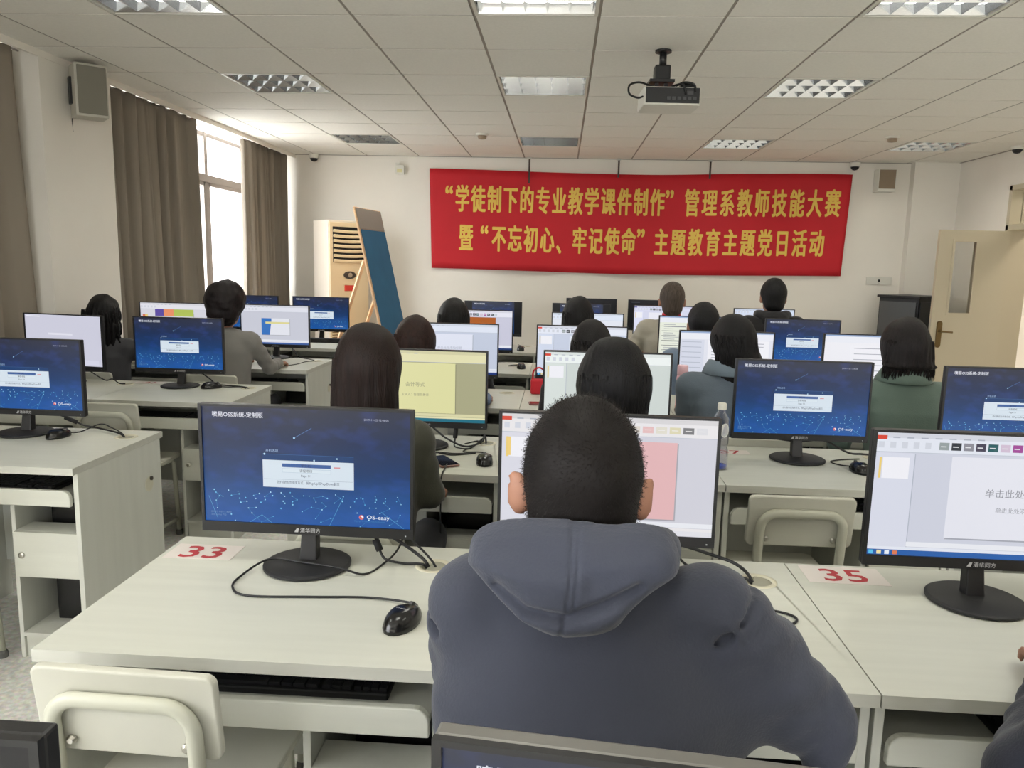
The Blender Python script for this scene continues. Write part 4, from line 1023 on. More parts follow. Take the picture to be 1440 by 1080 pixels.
# ------------------------------------------------------------------ things lying on the desks
def small_things():
    def plate(x, y, w, d, txt, a, lab, size=.075, ital=.0, wash=(206, 168, 168)):
        t = thing('number_plate', lab, 'number plate', (x, y, TOP+.0004), a, 'paper number plates under clear film')
        MB().box(-w/2, w/2, -d/2, d/2, 0, .0006).build('card', mat('number_card', (222, 214, 208), .35), t)
        b = MB(); vs, fs = text_geo(txt, size/.72, .014); x0, x1, y0, y1 = extent(vs)
        b.geo([((v[0]-x0)*1.12-(x1-x0)*.56+v[1]*ital, v[1]-(y1-y0)/2, .0009) for v in vs], fs); b.build('number', red_m, t)
    plate(-.872, 1.808, .17, .095, '33', .0, 'paper plate with red number 33 on the nearest desk')
    plate(.708, 1.845, .19, .105, '35', -.02, 'paper plate with red number 35 right of the hooded man')
    plate(.70, 3.10, .15, .07, '37', .0, 'plate with a red number half hidden behind the water bottle', .055)
    plate(-2.36, 4.30, .17, .07, '21', .0, 'plate with red digits left of the login monitor, second window row', .05)
    plate(-2.46, 3.02, .17, .09, '19', .0, 'plate with red digits at the left frame edge, nearest window row', .06)
    # water bottle
    t = thing('water_bottle', 'clear water bottle with white cap and blue base on the second row', 'bottle', (.600, 2.83, TOP+.0005), .3)
    sq = lambda r, z: (r, z)
    cp = MATS['clear_plastic']; m = MB()
    prof = [(.026, .001), (.031, .006), (.032, .02), (.031, .07), (.027, .085), (.031, .10), (.032, .17), (.029, .19), (.016, .212), (.0135, .218), (.0135, .226)]
    m.lathe(prof, 24); m.build('body', cp, t, smooth=True)
    m = MB(); m.lathe([(.0265, .003), (.029, .008), (.0295, .016), (.02, .017)], 24); m.build('base_tint', mat('blue_tint', (60, 90, 190), .2), t, smooth=True)
    m = MB(); m.lathe([(.0155, .222), (.016, .224), (.016, .243), (.014, .246)], 24); m.build('cap', white_m, t, smooth=False)
    b = MB(); poly = [(.018*math.cos(a), .026*math.sin(a)) for a in np.linspace(0, 2*PI, 25)[:-1]]
    b.geo([(.0325*math.sin(x/.0325), -.0325*math.cos(x/.0325), .15+z) for x, z in poly], [tuple(range(24))]); b.build('label', mat('bottle_label', (224, 226, 222), .5), t)
    # phones
    def phone(x, y, a, lab, col, glass=(18, 18, 30)):
        t = thing('phone', lab, 'phone', (x, y, TOP+.0005), a, 'phones on the desks')
        MB().prism(rrect(-.037, .037, -.077, .077, .01), 0, .008).build('body', mat('phone_'+'_'.join(map(str, col)), col, .3), t, bevel=.002)
        MB().prism(rrect(-.034, .034, -.072, .072, .008), .008, .0086).build('glass', mat('phone_glass_%d' % glass[0], glass, .08), t)
    phone(-.415, 2.765, .55, 'phone in a brown-edged case beside the mouse on the second row', (120, 84, 72))
    phone(-.075, 4.03, -1.45, 'brown-red phone lying right of the gap between two third-row desks', (112, 60, 56), (120, 64, 62))
    tag(MB().tube(spline([(-.09, 3.985, TOP+.006), (-.085, 3.94, TOP+.003), (-.08, 3.89, TOP+.003), (-.08, 3.862, TOP-.002), (-.08, 3.856, TOP-.08)]), .003).build('charging_cable', white_m, smooth=True), 'white charging cable running from the brown-red phone', 'cable')
    t = thing('paper_sheet', 'small printed card under the phone on the second row', 'paper', (-.50, 2.755, TOP+.0004), .2)
    MB().box(-.05, .05, -.06, .06, 0, .0005).build('sheet', mat('printed_card', (206, 202, 220), .5), t)
    MB().box(-.03, .04, -.03, .03, .0005, .0008).build('print', mat('violet_print', (92, 80, 190), .5), t)
    # red bag hanging at the desk gap, thermos, small box
    t = thing('red_bag', 'red bag standing between two third-row desks', 'bag', (-.11, 4.36, TOP+.0005), 0)
    MB().prism(rrect(-.045, .05, -.03, .03, .012), 0, .085).build('body', mat('red_fabric', (206, 30, 48), .6), t, bevel=.01)
    MB().tube(spline([(-.035, 0, .08), (-.03, 0, .13), (.0, 0, .15), (.03, 0, .13), (.035, 0, .08)]), .005).build('handle', mat('red_fabric', (206, 30, 48), .6), t, smooth=True)
    t = thing('thermos', 'slim pink thermos flask beside the grey-blue jacket', 'flask', (.640, 4.02, TOP+.0005), 0)
    MB().lathe([(.030, .0), (.031, .004), (.031, .02)], 24).build('base_ring', mat('rose_gold', (214, 170, 150), .3, metal=.6), t, smooth=False)
    MB().lathe([(.029, .02), (.030, .024), (.030, .165), (.026, .18)], 24).build('body', mat('pink_enamel', (238, 182, 196), .3), t, smooth=True)
    MB().lathe([(.027, .18), (.028, .184), (.028, .228), (.024, .232)], 24).build('lid', mat('pink_lid', (240, 196, 206), .35), t, smooth=True)
    t = thing('small_box', 'flat brown-grey box in front of the pink thermos', 'box', (.655, 3.945, TOP+.0005), .05)
    MB().box(-.055, .055, -.035, .03, 0, .014).build('case', mat('box_brown', (116, 96, 84), .4), t, bevel=.003)
    MB().box(-.052, .052, -.032, .027, .014, .017).build('lid', mat('box_lid', (140, 112, 96), .3), t, bevel=.002)
    # black boxes beneath the far-left monitor
    t = thing('printer_box', 'flat black device under the violet-blue login monitor by the air conditioner', 'device', (-2.02, 6.78, TOP+.0005), 0)
    MB().box(-.24, .20, -.10, -.03, 0, .036).build('case', black_m, t, bevel=.004)
    MB().box(-.22, .0, -.102, -.10, .01, .026).build('front_strip', blackmat_m, t)
small_things()

# ------------------------------------------------------------------ people: bodies grown as one surface from a distance field
class Field:
    def __init__(s, lo, hi, h):
        s.lo = np.array(lo, np.float32); s.h = h
        s.n = np.ceil((np.array(hi)-np.array(lo))/h).astype(int)+1
        s.ax = [s.lo[i]+h*np.arange(s.n[i], dtype=np.float32) for i in range(3)]
        s.F = np.full(s.n, .08, np.float32)
    def sl(s, lo, hi, m):
        i0 = np.clip(np.floor((np.array(lo)-m-s.lo)/s.h).astype(int), 0, s.n-1); i1 = np.clip(np.ceil((np.array(hi)+m-s.lo)/s.h).astype(int)+1, 1, s.n)
        if (i1 <= i0).any(): return None, None
        X, Y, Z = np.meshgrid(*[s.ax[k][i0[k]:i1[k]] for k in range(3)], indexing='ij')
        return tuple(slice(a, b) for a, b in zip(i0, i1)), (X, Y, Z)
    def join(s, S, d, k, op='add'):
        a = s.F[S]
        if op == 'add':
            r = np.minimum(a, d)
            if k > 0: h = np.maximum(k-np.abs(a-d), 0)/k; r = r-h*h*k*.25
        elif op == 'cut':
            d = -d; r = np.maximum(a, d)
            if k > 0: h = np.maximum(k-np.abs(a-d), 0)/k; r = r+h*h*k*.25
        s.F[S] = r
    def cap(s, a, b, ra, rb=None, k=.02, op='add', wr=None, flat=None):
        rb = ra if rb is None else rb
        a = np.array(a, np.float32); b = np.array(b, np.float32); R = max(ra, rb)
        S, P = s.sl(np.minimum(a, b)-R, np.maximum(a, b)+R, .05)
        if S is None: return
        ab = b-a; L2 = float(ab@ab)+1e-9
        px, py, pz = P[0]-a[0], P[1]-a[1], P[2]-a[2]
        t = np.clip((px*ab[0]+py*ab[1]+pz*ab[2])/L2, 0, 1)
        qx, qy, qz = px-ab[0]*t, py-ab[1]*t, pz-ab[2]*t
        d = np.sqrt(qx*qx+qy*qy+qz*qz)-(ra+(rb-ra)*t)
        if wr:
            L = math.sqrt(L2); ang = np.arctan2(qz, qx+qy*.5)
            w = np.sin(t*L*wr[1]+1.3*np.sin(2*ang+wr[2])+2.2*t)*(.5+.5*np.sin(3*ang+wr[2]*1.7+5*t))
            d = d-wr[0]*w
        s.join(S, d, k, op)
    def ell(s, c, r, k=.02, op='add', R=None):
        c = np.array(c, np.float32); m = max(r) if R is not None else np.array(r)
        S, P = s.sl(c-m, c+m, .05)
        if S is None: return
        p = [P[i]-c[i] for i in range(3)]
        if R is not None: p = [sum(float(R[j][i])*p[j] for j in range(3)) for i in range(3)]
        k0 = np.sqrt(sum((p[i]/r[i])**2 for i in range(3))); k1 = np.sqrt(sum((p[i]/(r[i]*r[i]))**2 for i in range(3)))+1e-6
        s.join(S, k0*(k0-1)/k1, k, op)
    def loft(s, zs, cx, cy, w, d, p=2.3, k=.02, op='add'):
        """vertical body: centre, half-width and half-depth given at heights zs (rising)"""
        zs = np.array(zs)
        m = np.array([np.max(np.abs(np.array(cx)-np.mean(cx)))+max(w), np.max(np.abs(np.array(cy)-np.mean(cy)))+max(d), 0])
        c = np.array([np.mean(cx), np.mean(cy), 0])
        lo = c-m; hi = c+m; lo[2] = zs[0]; hi[2] = zs[-1]
        S, P = s.sl(lo, hi, .05)
        if S is None: return
        z = s.ax[2][S[2]]; g = lambda v: np.interp(z, zs, v).astype(np.float32)[None, None, :]
        W_, D_ = g(w), g(d)
        q = (np.abs((P[0]-g(cx))/W_)**p+np.abs((P[1]-g(cy))/D_)**p)**(1/p)
        dd = (q-1)*np.minimum(W_, D_)
        e = np.maximum(z-zs[-1], zs[0]-z)[None, None, :]
        r = .03
        dd = np.where((dd > -r) & (e > -r), np.sqrt(np.maximum(dd+r, 0)**2+np.maximum(e+r, 0)**2)-r, np.maximum(dd, e))
        s.join(S, dd, k, op)
    def warp(s, fn):
        X, Y, Z = np.meshgrid(*s.ax, indexing='ij'); s.F = s.F+fn(X, Y, Z).astype(np.float32)
    def surface(s):
        F = s.F.copy(); F[0] = F[-1] = F[:, 0] = F[:, -1] = .05; F[:, :, 0] = F[:, :, -1] = .05
        B = F < 0; n = s.n
        c = np.zeros(n-1, np.int8)
        off = [(i, j, k) for i in (0, 1) for j in (0, 1) for k in (0, 1)]
        for i, j, k in off: c += B[i:n[0]-1+i, j:n[1]-1+j, k:n[2]-1+k]
        act = (c > 0) & (c < 8); I = np.argwhere(act); idx = np.full(act.shape, -1, np.int32); idx[act] = np.arange(len(I))
        V = np.stack([F[I[:, 0]+i, I[:, 1]+j, I[:, 2]+k] for i, j, k in off], 1)
        acc = np.zeros((len(I), 3)); cnt = np.zeros(len(I)); O = np.array(off, float)
        for a in range(8):
            for b in range(a+1, 8):
                if np.abs(O[a]-O[b]).sum() != 1: continue
                m = (V[:, a] < 0) != (V[:, b] < 0); t = V[m, a]/(V[m, a]-V[m, b])
                acc[m] += O[a]+(O[b]-O[a])*t[:, None]; cnt[m] += 1
        pos = s.lo+(I+acc/cnt[:, None])*s.h
        quads = []
        for ax in range(3):
            o = [1, 1, 1]; o[ax] = 0
            sh = [slice(1, n[q]-1) for q in range(3)]; sh[ax] = slice(0, n[ax]-1)
            sh2 = list(sh); sh2[ax] = slice(1, n[ax])
            A, C = B[tuple(sh)], B[tuple(sh2)]
            E = np.argwhere(A != C)
            if not len(E): continue
            ins = A[tuple(E.T)]; E = E+np.array(o)
            u, v = (ax+1) % 3, (ax+2) % 3
            def at(du, dv):
                q = E.copy(); q[:, u] -= du; q[:, v] -= dv; return idx[tuple(q.T)]
            q = np.stack([at(1, 1), at(0, 1), at(0, 0), at(1, 0)], 1)
            q[~ins] = q[~ins][:, ::-1]; quads.append(q)
        return pos, np.concatenate(quads)
    def build(s, name, m, parent, smooth=2, extra=None):
        v, q = s.surface()
        if smooth:                                    # light relaxation of the grid steps
            for _ in range(smooth):
                a = np.zeros_like(v); c = np.zeros(len(v))
                for i in range(4):
                    j = (i+1) % 4
                    np.add.at(a, q[:, i], v[q[:, j]]); np.add.at(c, q[:, i], 1); np.add.at(a, q[:, j], v[q[:, i]]); np.add.at(c, q[:, j], 1)
                v = .5*v+.5*a/np.maximum(c, 1)[:, None]
        F = q.tolist(); V = v
        if extra is not None:
            ev, ef = extra(v, q); V = np.concatenate([v, ev]); F = F+[[i+len(v) for i in f] for f in ef]
        me = bpy.data.meshes.new(name); me.from_pydata(V.tolist(), [], F); me.materials.append(m)
        me.polygons.foreach_set('use_smooth', [True]*len(F)); me.update()
        o = bpy.data.objects.new(name, me); COL.objects.link(o)
        if parent: o.parent = parent
        return o
SEED = lambda t: sum(ord(c)*(i+3) for i, c in enumerate(t))
def vn(seed, f):
    """smooth pseudo-random function of position"""
    R = np.random.default_rng(seed); K = R.normal(size=(7, 3))*f; ph = R.uniform(0, 6.28, 7)
    def g(X, Y, Z):
        r = 0
        for k, p in zip(K, ph): r = r+np.sin(k[0]*X+k[1]*Y+k[2]*Z+p)
        return r/3.2
    return g
def cloth(rgb, n=.05, b=.25, rough=.85, sc=240):
    return mat('cloth_%d_%d_%d' % rgb, rgb, rough, noise=((9, 9, 9), n), bump=((sc, sc, sc), b), sheen=.15)
def hairmat(rgb):
    return mat('hair_%d_%d_%d' % rgb, rgb, .5, noise=((120, 120, 5), .45), bump=((420, 420, 7), .7), spec=.22)
A3 = lambda *p: np.array(p, float)

def person(lab, hip, head, top=(60, 60, 66), hair=('long', (18, 15, 14), .2), male=False, kind='jacket', yaw=0, tilt=0, sw=None, elbow=None, wrist=None, collar=None, pants=(40, 42, 50), h=.009, hips_z=.50, grip=True, wrinkle=.003, group=None, bulk=1.0, skin=None, hh=None, hs=1.0, hdx=0.0, cr=1.0, shz=-.062, ear=.45, fill=False):
    """hip=(x,y) floor point under the hips; head=(x,y,z of the top of the head); elbow/wrist = (left, right) world points"""
    root = thing('person', lab, 'person', (hip[0], hip[1], 0), 0)
    L = lambda p: A3(p[0]-hip[0], p[1]-hip[1], p[2])
    ht = L(head); hc = ht-A3(0, 0, .118*hs)                       # head centre
    nk = hc+A3(0, -.028, -.118*hs-.017)                                # base of the neck
    hp = A3(0, 0, hips_z)
    sw = sw or (.185 if male else .160)
    sw = sw if isinstance(sw, tuple) else (sw, sw)
    sk = skin or skin_m
    sh = [nk+A3(s*sw[max(s, 0)], -.005, shz) for s in (-1, 1)]
    rU, rE, rW = ((.060, .050, .038) if male else (.051, .042, .033))
    rU *= bulk; rE *= bulk; rW *= bulk
    if elbow is None: elbow = (None, None)
    if wrist is None: wrist = (None, None)
    el = [L(e) if e is not None else sh[i]+A3((i*2-1)*.06, .08, -.25) for i, e in enumerate(elbow)]
    wr = [L(w) if w is not None else A3((i*2-1)*.13, hp[1]+.50, .785) for i, w in enumerate(wrist)]
    kn = [hp+A3(s*.12, .42, .0) for s in (-1, 1)]; an = [k+A3(0, -.03, -.41) for k in kn]
    def spine(t): return hp+(nk-hp)*t+A3(0, -.03*math.sin(PI*max(0, min(1, t))), 0)
    ts = np.array([-.13, 0, .3, .55, .75, .88, .96, 1.03])
    f = 1.0 if male else .87
    wv = np.array([.175, .178, .168, .18, .19, .165, .11, .066])*f*bulk; dv = np.array([.13, .135, .118, .122, .118, .10, .08, .062])*f*bulk
    zs = [spine(t)[2] for t in ts]; cx = [spine(t)[0] for t in ts]; cy = [spine(t)[1] for t in ts]
    R = np.array((rotz(yaw) @ roty(tilt)).to_3x3())
    H = lambda x, y, z: hc+R @ A3(x, y, z)*hs
    hs_ = lambda *v: tuple(hs*x for x in v)
    lo = np.minimum.reduce([hc-.17, hp-.25, *[p-.12 for p in el+wr+kn+an]]); hi = np.maximum.reduce([hc+.17, hp+.25, *[p+.12 for p in el+wr+kn+an]])
    lo[2] = -.02; hi[2] = ht[2]+.03; hi[1] += .10
    lo[1] = min(lo[1], hc[1]-.2, hp[1]-.24)
    # ---- body (skin): one continuous surface
    B = Field(lo, hi, h)
    B.ell(H(0, -.012, .022), hs_(.073, .094, .096), 0, R=R); B.ell(H(0, .030, -.055), hs_(.054, .062, .062), .03, R=R)
    B.ell(H(0, -.045, -.035), hs_(.056, .055, .06), .03, R=R)
    B.cap(H(0, .086, .012), H(0, .108, -.024), .007, .012, .012); B.ell(H(0, .084, -.058), hs_(.026, .012, .010), .008, R=R); B.ell(H(0, .078, -.095), hs_(.026, .018, .016), .02, R=R)
    for s in (-1, 1):
        B.ell(H(s*.032, .088, .012), hs_(.018, .012, .011), .01, 'cut', R=R); B.ell(H(s*.032, .076, .012), hs_(.012, .012, .010), .004, R=R); B.ell(H(s*.032, .082, .03), hs_(.02, .01, .006), .01, R=R)
        Re = R @ np.array(rotz(-s*ear).to_3x3()) @ np.array(rotx(-.2).to_3x3())
        B.ell(H(s*(.076+.012*ear), -.014, -.012), hs_(.009, .020, .033), .008, R=Re); B.ell(H(s*(.088+.012*ear), -.002, -.006), hs_(.006, .009, .017), .006, 'cut', R=Re)
    B.cap(nk+A3(0, .0, -.04), H(0, -.022, -.06), .058 if male else .048, .054 if male else .045, .03)
    B.loft(zs, cx, cy, wv-.022, dv-.022, k=.02)
    for i, s in enumerate((-1, 1)):
        B.cap(nk+A3(0, 0, -.06), sh[i], .045, .045, .04); B.cap(sh[i], el[i], rU-.012, rE-.011, .03); B.cap(el[i], wr[i], rE-.012, .026 if male else .023, .02)
        B.cap(hp+A3(s*.08, .02, -.01), kn[i], .068, .05, .03); B.cap(kn[i], an[i], .05, .034, .02); B.cap(an[i]+A3(0, -.02, -.04), an[i]+A3(0, .12, -.06), .03, .024, .02)
        # hand: palm, four fingers, thumb
        fw = wr[i]-el[i]; fw[2] = min(fw[2], .0)*.4; fw = fw/np.linalg.norm(fw); fw = fw*.55+A3(-s*.12, .8, -.05); fw /= np.linalg.norm(fw)
        sd = np.cross(fw, A3(0, 0, 1)); sd /= np.linalg.norm(sd); dn = np.cross(sd, fw)*-1
        if dn[2] > 0: dn = -dn
        w = wr[i]
        RP = np.stack([sd, fw, -dn], 1)
        B.ell(w+fw*.050+dn*.004, (.040, .052, .016), .02, R=RP)
        for q, (o, ln) in enumerate(((-.029, .062), (-.010, .074), (.010, .070), (.028, .056))):
            oo = o*(1 if s < 0 else -1)
            b0 = w+fw*.085+sd*oo; b1 = b0+(fw*.86+dn*.42)*ln*.52+sd*oo*.12; b2 = b1+(fw*.45+dn*.75)*ln*.48
            B.cap(b0-fw*.02, b1, .0100, .0092, .006); B.cap(b1, b2, .0092, .0078, .003)
        tb = w+fw*.025+sd*(s*-.0)+sd*(.030*(1 if s < 0 else -1)); tm = tb+(fw*.6+sd*(.55*(1 if s < 0 else -1))+dn*.25)*.045; te = tm+(fw*.9+sd*(.05*(1 if s < 0 else -1))+dn*.3)*.032
        B.cap(tb, tm, .0125, .0105, .008); B.cap(tm, te, .0105, .0085, .003)
    B.build('body', sk, root)
    # ---- trousers and shoes
    lo2 = np.minimum.reduce([hp-.26, *[p-.1 for p in kn+an]]); hi2 = np.maximum.reduce([hp+.26, *[p+.1 for p in kn+an]]); lo2[2] = .02; hi2[2] = hips_z+.14
    P = Field(lo2, hi2, .012)
    P.loft([hips_z-.085, hips_z-.02, hips_z+.08], [0]*3, [0]*3, [.15*f, .168*f, .16*f], [.12*f, .128*f, .118*f], k=.02)
    for i, s in enumerate((-1, 1)):
        P.cap(hp+A3(s*.08, .02, -.005), kn[i], .080, .062, .03); P.cap(kn[i], an[i]+A3(0, 0, .02), .062, .050, .02)
    P.build('trousers', cloth(pants), root)
    for i, s in enumerate((-1, 1)):
        S_ = Field(an[i]-A3(.09, .12, .12), an[i]+A3(.09, .22, .10), .01)
        c = an[i]; S_.cap(A3(c[0], c[1]-.02, .045), A3(c[0], c[1]+.13, .040), .044, .036, .02); S_.cap(c, A3(c[0], c[1], .05), .04, .046, .02)
        S_.warp(lambda X, Y, Z: np.maximum(0, .006-Z)*3)
        S_.build('shoe', mat('shoe_dark', (30, 28, 28), .5), root, 1)
    # ---- upper garment
    lo3 = np.minimum.reduce([hp-.26, nk-.28, *[p-.1 for p in el+wr]]); hi3 = np.maximum.reduce([hp+.26, nk+.28, *[p+.1 for p in el+wr]])
    lo3[2] = min(hips_z-.12, min(w[2] for w in wr)-.08, min(e[2] for e in el)-.08); hi3[2] = nk[2]+.10
    G_ = Field(lo3, hi3, min(h, .008))
    G_.loft(zs, cx, cy, wv, dv, p=2.4, k=.03)
    for i, s in enumerate((-1, 1)):
        G_.cap(nk+A3(s*.02, -.005, -.045), sh[i], .052*bulk, rU*.98, .05)
        G_.cap(sh[i], el[i], rU, rE, .035, wr=(wrinkle*1.4, 75, 1.0+i*2)); 
        e2 = el[i]+(wr[i]-el[i])*.93; G_.cap(el[i], e2, rE, rW, .02, wr=(wrinkle*1.5, 95, 2.2+i))
        G_.cap(e2, e2+(wr[i]-el[i])*.02, rW+.002, rW+.002, .004)
    if fill:
        for i, s in enumerate((-1, 1)):
            m_ = (sh[i]+el[i])/2; G_.cap(spine(.62)+A3(s*.08, 0, 0), m_, .08, .045, .05); G_.cap(spine(.5)+A3(s*.10, 0, 0), m_*.6+el[i]*.4, .06, .03, .05)
            ax = el[i]-sh[i]; ax = ax/np.linalg.norm(ax); u1 = np.cross(ax, A3(0, 1, 0)); u1 /= np.linalg.norm(u1); u2 = np.cross(ax, u1)
            def ring(c, r0, a0, a1, rr, op, tw=.0, k=.02):
                A_ = np.linspace(a0, a1, 9); P_ = [c+(u1*math.cos(a)+u2*math.sin(a))*r0+ax*tw*(a-a0) for a in A_]
                for p, q in zip(P_[:-1], P_[1:]): G_.cap(p, q, rr, rr, k, op)
            ll = np.linalg.norm(el[i]-sh[i])
            for t, a0, a1, tw in ((.28, -2.6, .2, .02), (.5, -.6, 2.6, -.025), (.7, -2.9, .9, .02), (.88, -.4, 3.0, -.02), (1.02, -2.4, 2.2, .012)):
                ring(sh[i]+ax*ll*t, rU-(rU-rE)*t-.007, a0, a1, .014, 'add', tw)
            ring(sh[i]+ax*.004, rU+.004, -PI, PI, .0045, 'cut', 0, .012)
    g1 = vn(SEED(lab) % 1000, 16); g2 = vn(SEED(lab) % 1000+1, 34)
    wk = wrinkle
    G_.warp(lambda X, Y, Z: wk*.9*g1(X, Y, Z*.7)*np.clip((hi3[2]-.16-Z)*5, 0, 1)+wk*.35*g2(X, Y, Z))
    if collar is None or kind == 'hood':
        G_.cap(nk+A3(0, .03, .0), nk+A3(0, .035, .12), .058 if male else .052, .06, .01, 'cut')
    go = G_.build('jacket' if kind == 'jacket' else 'hooded_top' if kind == 'hood' else 'shirt', cloth(top), root, 2)
    if collar:
        rgb, kindc = collar
        b = MB(); n = 40; rows = []
        prof = [(0.0, -.018), (.004, .02), (.003, .043), (-.004, .047), (-.010, .040), (-.009, .01), (-.008, -.02)] if kindc == 'stand' else \
               [(.0, -.012), (-.004, .025), (.004, .042), (.014, .040), (.030, .010), (.038, -.018), (.033, -.022), (.014, .0), (.006, -.014)]
        base = .060 if male else .056
        vs = []; m_ = len(prof)
        for k in range(n+1):
            a = -PI/2+(k/n-.5)*2*2.55
            for r, z in prof:
                rr = base*cr+r; front = max(0, math.sin(a))
                vs.append(nk+A3(rr*1.12*math.cos(a), rr*1.05*math.sin(a)+.012, z+.012-.03*front+(.006 if math.sin(a) < 0 else 0)))
        fs = [(k*m_+i, k*m_+(i+1) % m_, (k+1)*m_+(i+1) % m_, (k+1)*m_+i) for k in range(n) for i in range(m_)]
        fs += [tuple(range(m_)), tuple(n*m_+i for i in range(m_))[::-1]]
        co = b.geo([tuple(v) for v in vs], fs).build('collar', cloth(rgb), go, smooth=True)
    # ---- hair
    style, hrgb, ln = hair
    hlo = hc-A3(.20, .20, .16+ln); hhi = hc+A3(.20, .18, .18)
    Q = Field(hlo, hhi, hh or min(h, .007)); g3 = vn(SEED(lab) % 777, 30); g4 = vn(SEED(lab) % 777+3, 70)
    def lk(n, zt, zb, rad, wob, r0, back=True, flick=0.):
        """loose locks hanging over the hair surface"""
        Rn = random.Random(len(lab)*7+n)
        def ex(v, q):
            b = MB()
            for _ in range(n):
                a = Rn.uniform(-PI*.95, -PI*.05) if back else Rn.uniform(-PI, PI)
                z0 = zt+Rn.uniform(-.02, .03); z1 = zb+Rn.uniform(-.03, .018); w0 = Rn.uniform(-wob, wob)
                pts = []
                for j in range(7):
                    t = j/6; rr = rad(t); aa = a+w0*t*t
                    pts.append(hc+A3(hdx*min(1, t*1.5)+rr[0]*math.cos(aa)+Rn.uniform(-.002, .002), rr[2]+rr[1]*math.sin(aa)-flick*t**4, z0+(z1-z0)*t))
                b.tube([tuple(p) for p in pts], [r0*(1-.75*(j/6)**2) for j in range(7)], 5)
            return np.array(b.v), b.f
        return ex
    extra = None
    if style in ('long', 'wavy'):
        Q.ell(H(0, -.014, .020), hs_(.089, .108, .108), 0, R=R)
        zz = [-.14-ln, -.10-ln*.6, -.06, .0, .05]
        wide = (.10 if style == 'long' else .125)*hs
        Q.loft([hc[2]+z for z in zz], [hc[0]+hdx, hc[0]+hdx, hc[0]+hdx*.6, hc[0], hc[0]], [hc[1]-.075, hc[1]-.075, hc[1]-.055, hc[1]-.035, hc[1]-.02], [wide*1.0, wide*1.04, wide*.96, .090*hs, .082*hs], [.045*hs, .052*hs, .068*hs, .080*hs, .085*hs], p=2.2, k=.03)
        Q.ell(H(0, .115, -.045), hs_(.078, .095, .105), .012, 'cut', R=R)
        amp = .0016 if style == 'long' else .006
        ff = 1 if style == 'long' else 0
        Q.warp(lambda X, Y, Z: amp*np.sin(34*np.arctan2(X-hc[0], -(Y-hc[1]-.03))+2.0*g3(X, Y, Z*.15))*np.clip((hc[2]+.10-Z)*9, 0, 1)+(.0035 if ff else .005)*g3(X, Y, Z*(.25 if ff else 1))+(0 if ff else .004*g4(X, Y, Z)))
        extra = lk(170 if style == 'long' else 60, .01, -.15-ln, lambda t: (wide*(.88+.14*t), .048+.03*(1-t), -.045-.02*t), .3 if style == 'long' else .9, .0042 if style == 'long' else .005, flick=.0 if style == 'long' else -.02)
    elif style == 'bob':
        Q.ell(H(0, -.014, .018), hs_(.096, .112, .110), 0, R=R)
        Q.loft([hc[2]-.135, hc[2]-.09, hc[2]-.02, hc[2]+.04], [hc[0]]*4, [hc[1]-.045, hc[1]-.045, hc[1]-.035, hc[1]-.02], [.080*hs, .102*hs, .106*hs, .096*hs], [.058*hs, .074*hs, .09*hs, .095*hs], p=2.1, k=.04)
        Q.ell(H(0, .118, -.05), hs_(.075, .095, .10), .012, 'cut', R=R)
        Q.warp(lambda X, Y, Z: .0014*np.sin(36*np.arctan2(X-hc[0], -(Y-hc[1]-.03))+2*g3(X, Y, Z*.2))+.002*g3(X, Y, Z*.3))
        extra = lk(120, .0, -.145, lambda t: (.101-.03*t**2, .082-.028*t**2, -.045), .3, .004)
    elif style in ('short', 'curly', 'grey'):
        g = .004 if style == 'short' else 0
        Q.ell(H(0, -.014, .026), hs_(.0815+g, .103+g, .104), 0, R=R); Q.ell(H(0, -.050, -.050), hs_(.064, .056, .052), .03, R=R)
        if style == 'curly':
            Q.ell(H(0, -.02, .03), hs_(.104, .116, .112), .02, R=R); Q.ell(H(0, -.055, -.04), hs_(.088, .07, .07), .03, R=R)
        Q.ell(H(0, .125, -.045), hs_(.085, .095, .105), .01, 'cut', R=R)
        if style != 'curly':
            for s in (-1, 1): Q.ell(H(s*.098, .012, -.040), hs_(.030, .034, .045), .008, 'cut', R=R)
        a3 = .008 if style == 'curly' else .0012; a4 = .004 if style == 'curly' else .0008
        Q.warp(lambda X, Y, Z: a3*g3(X, Y, Z)+a4*g4(X, Y, Z))
    if style != 'none': Q.build('hair', hairmat(hrgb), root, 1, extra)
    return root, dict(hc=hc, nk=nk, hp=hp, H=H, R=R, sh=sh, el=el, wr=wr, spine=spine, top=go)

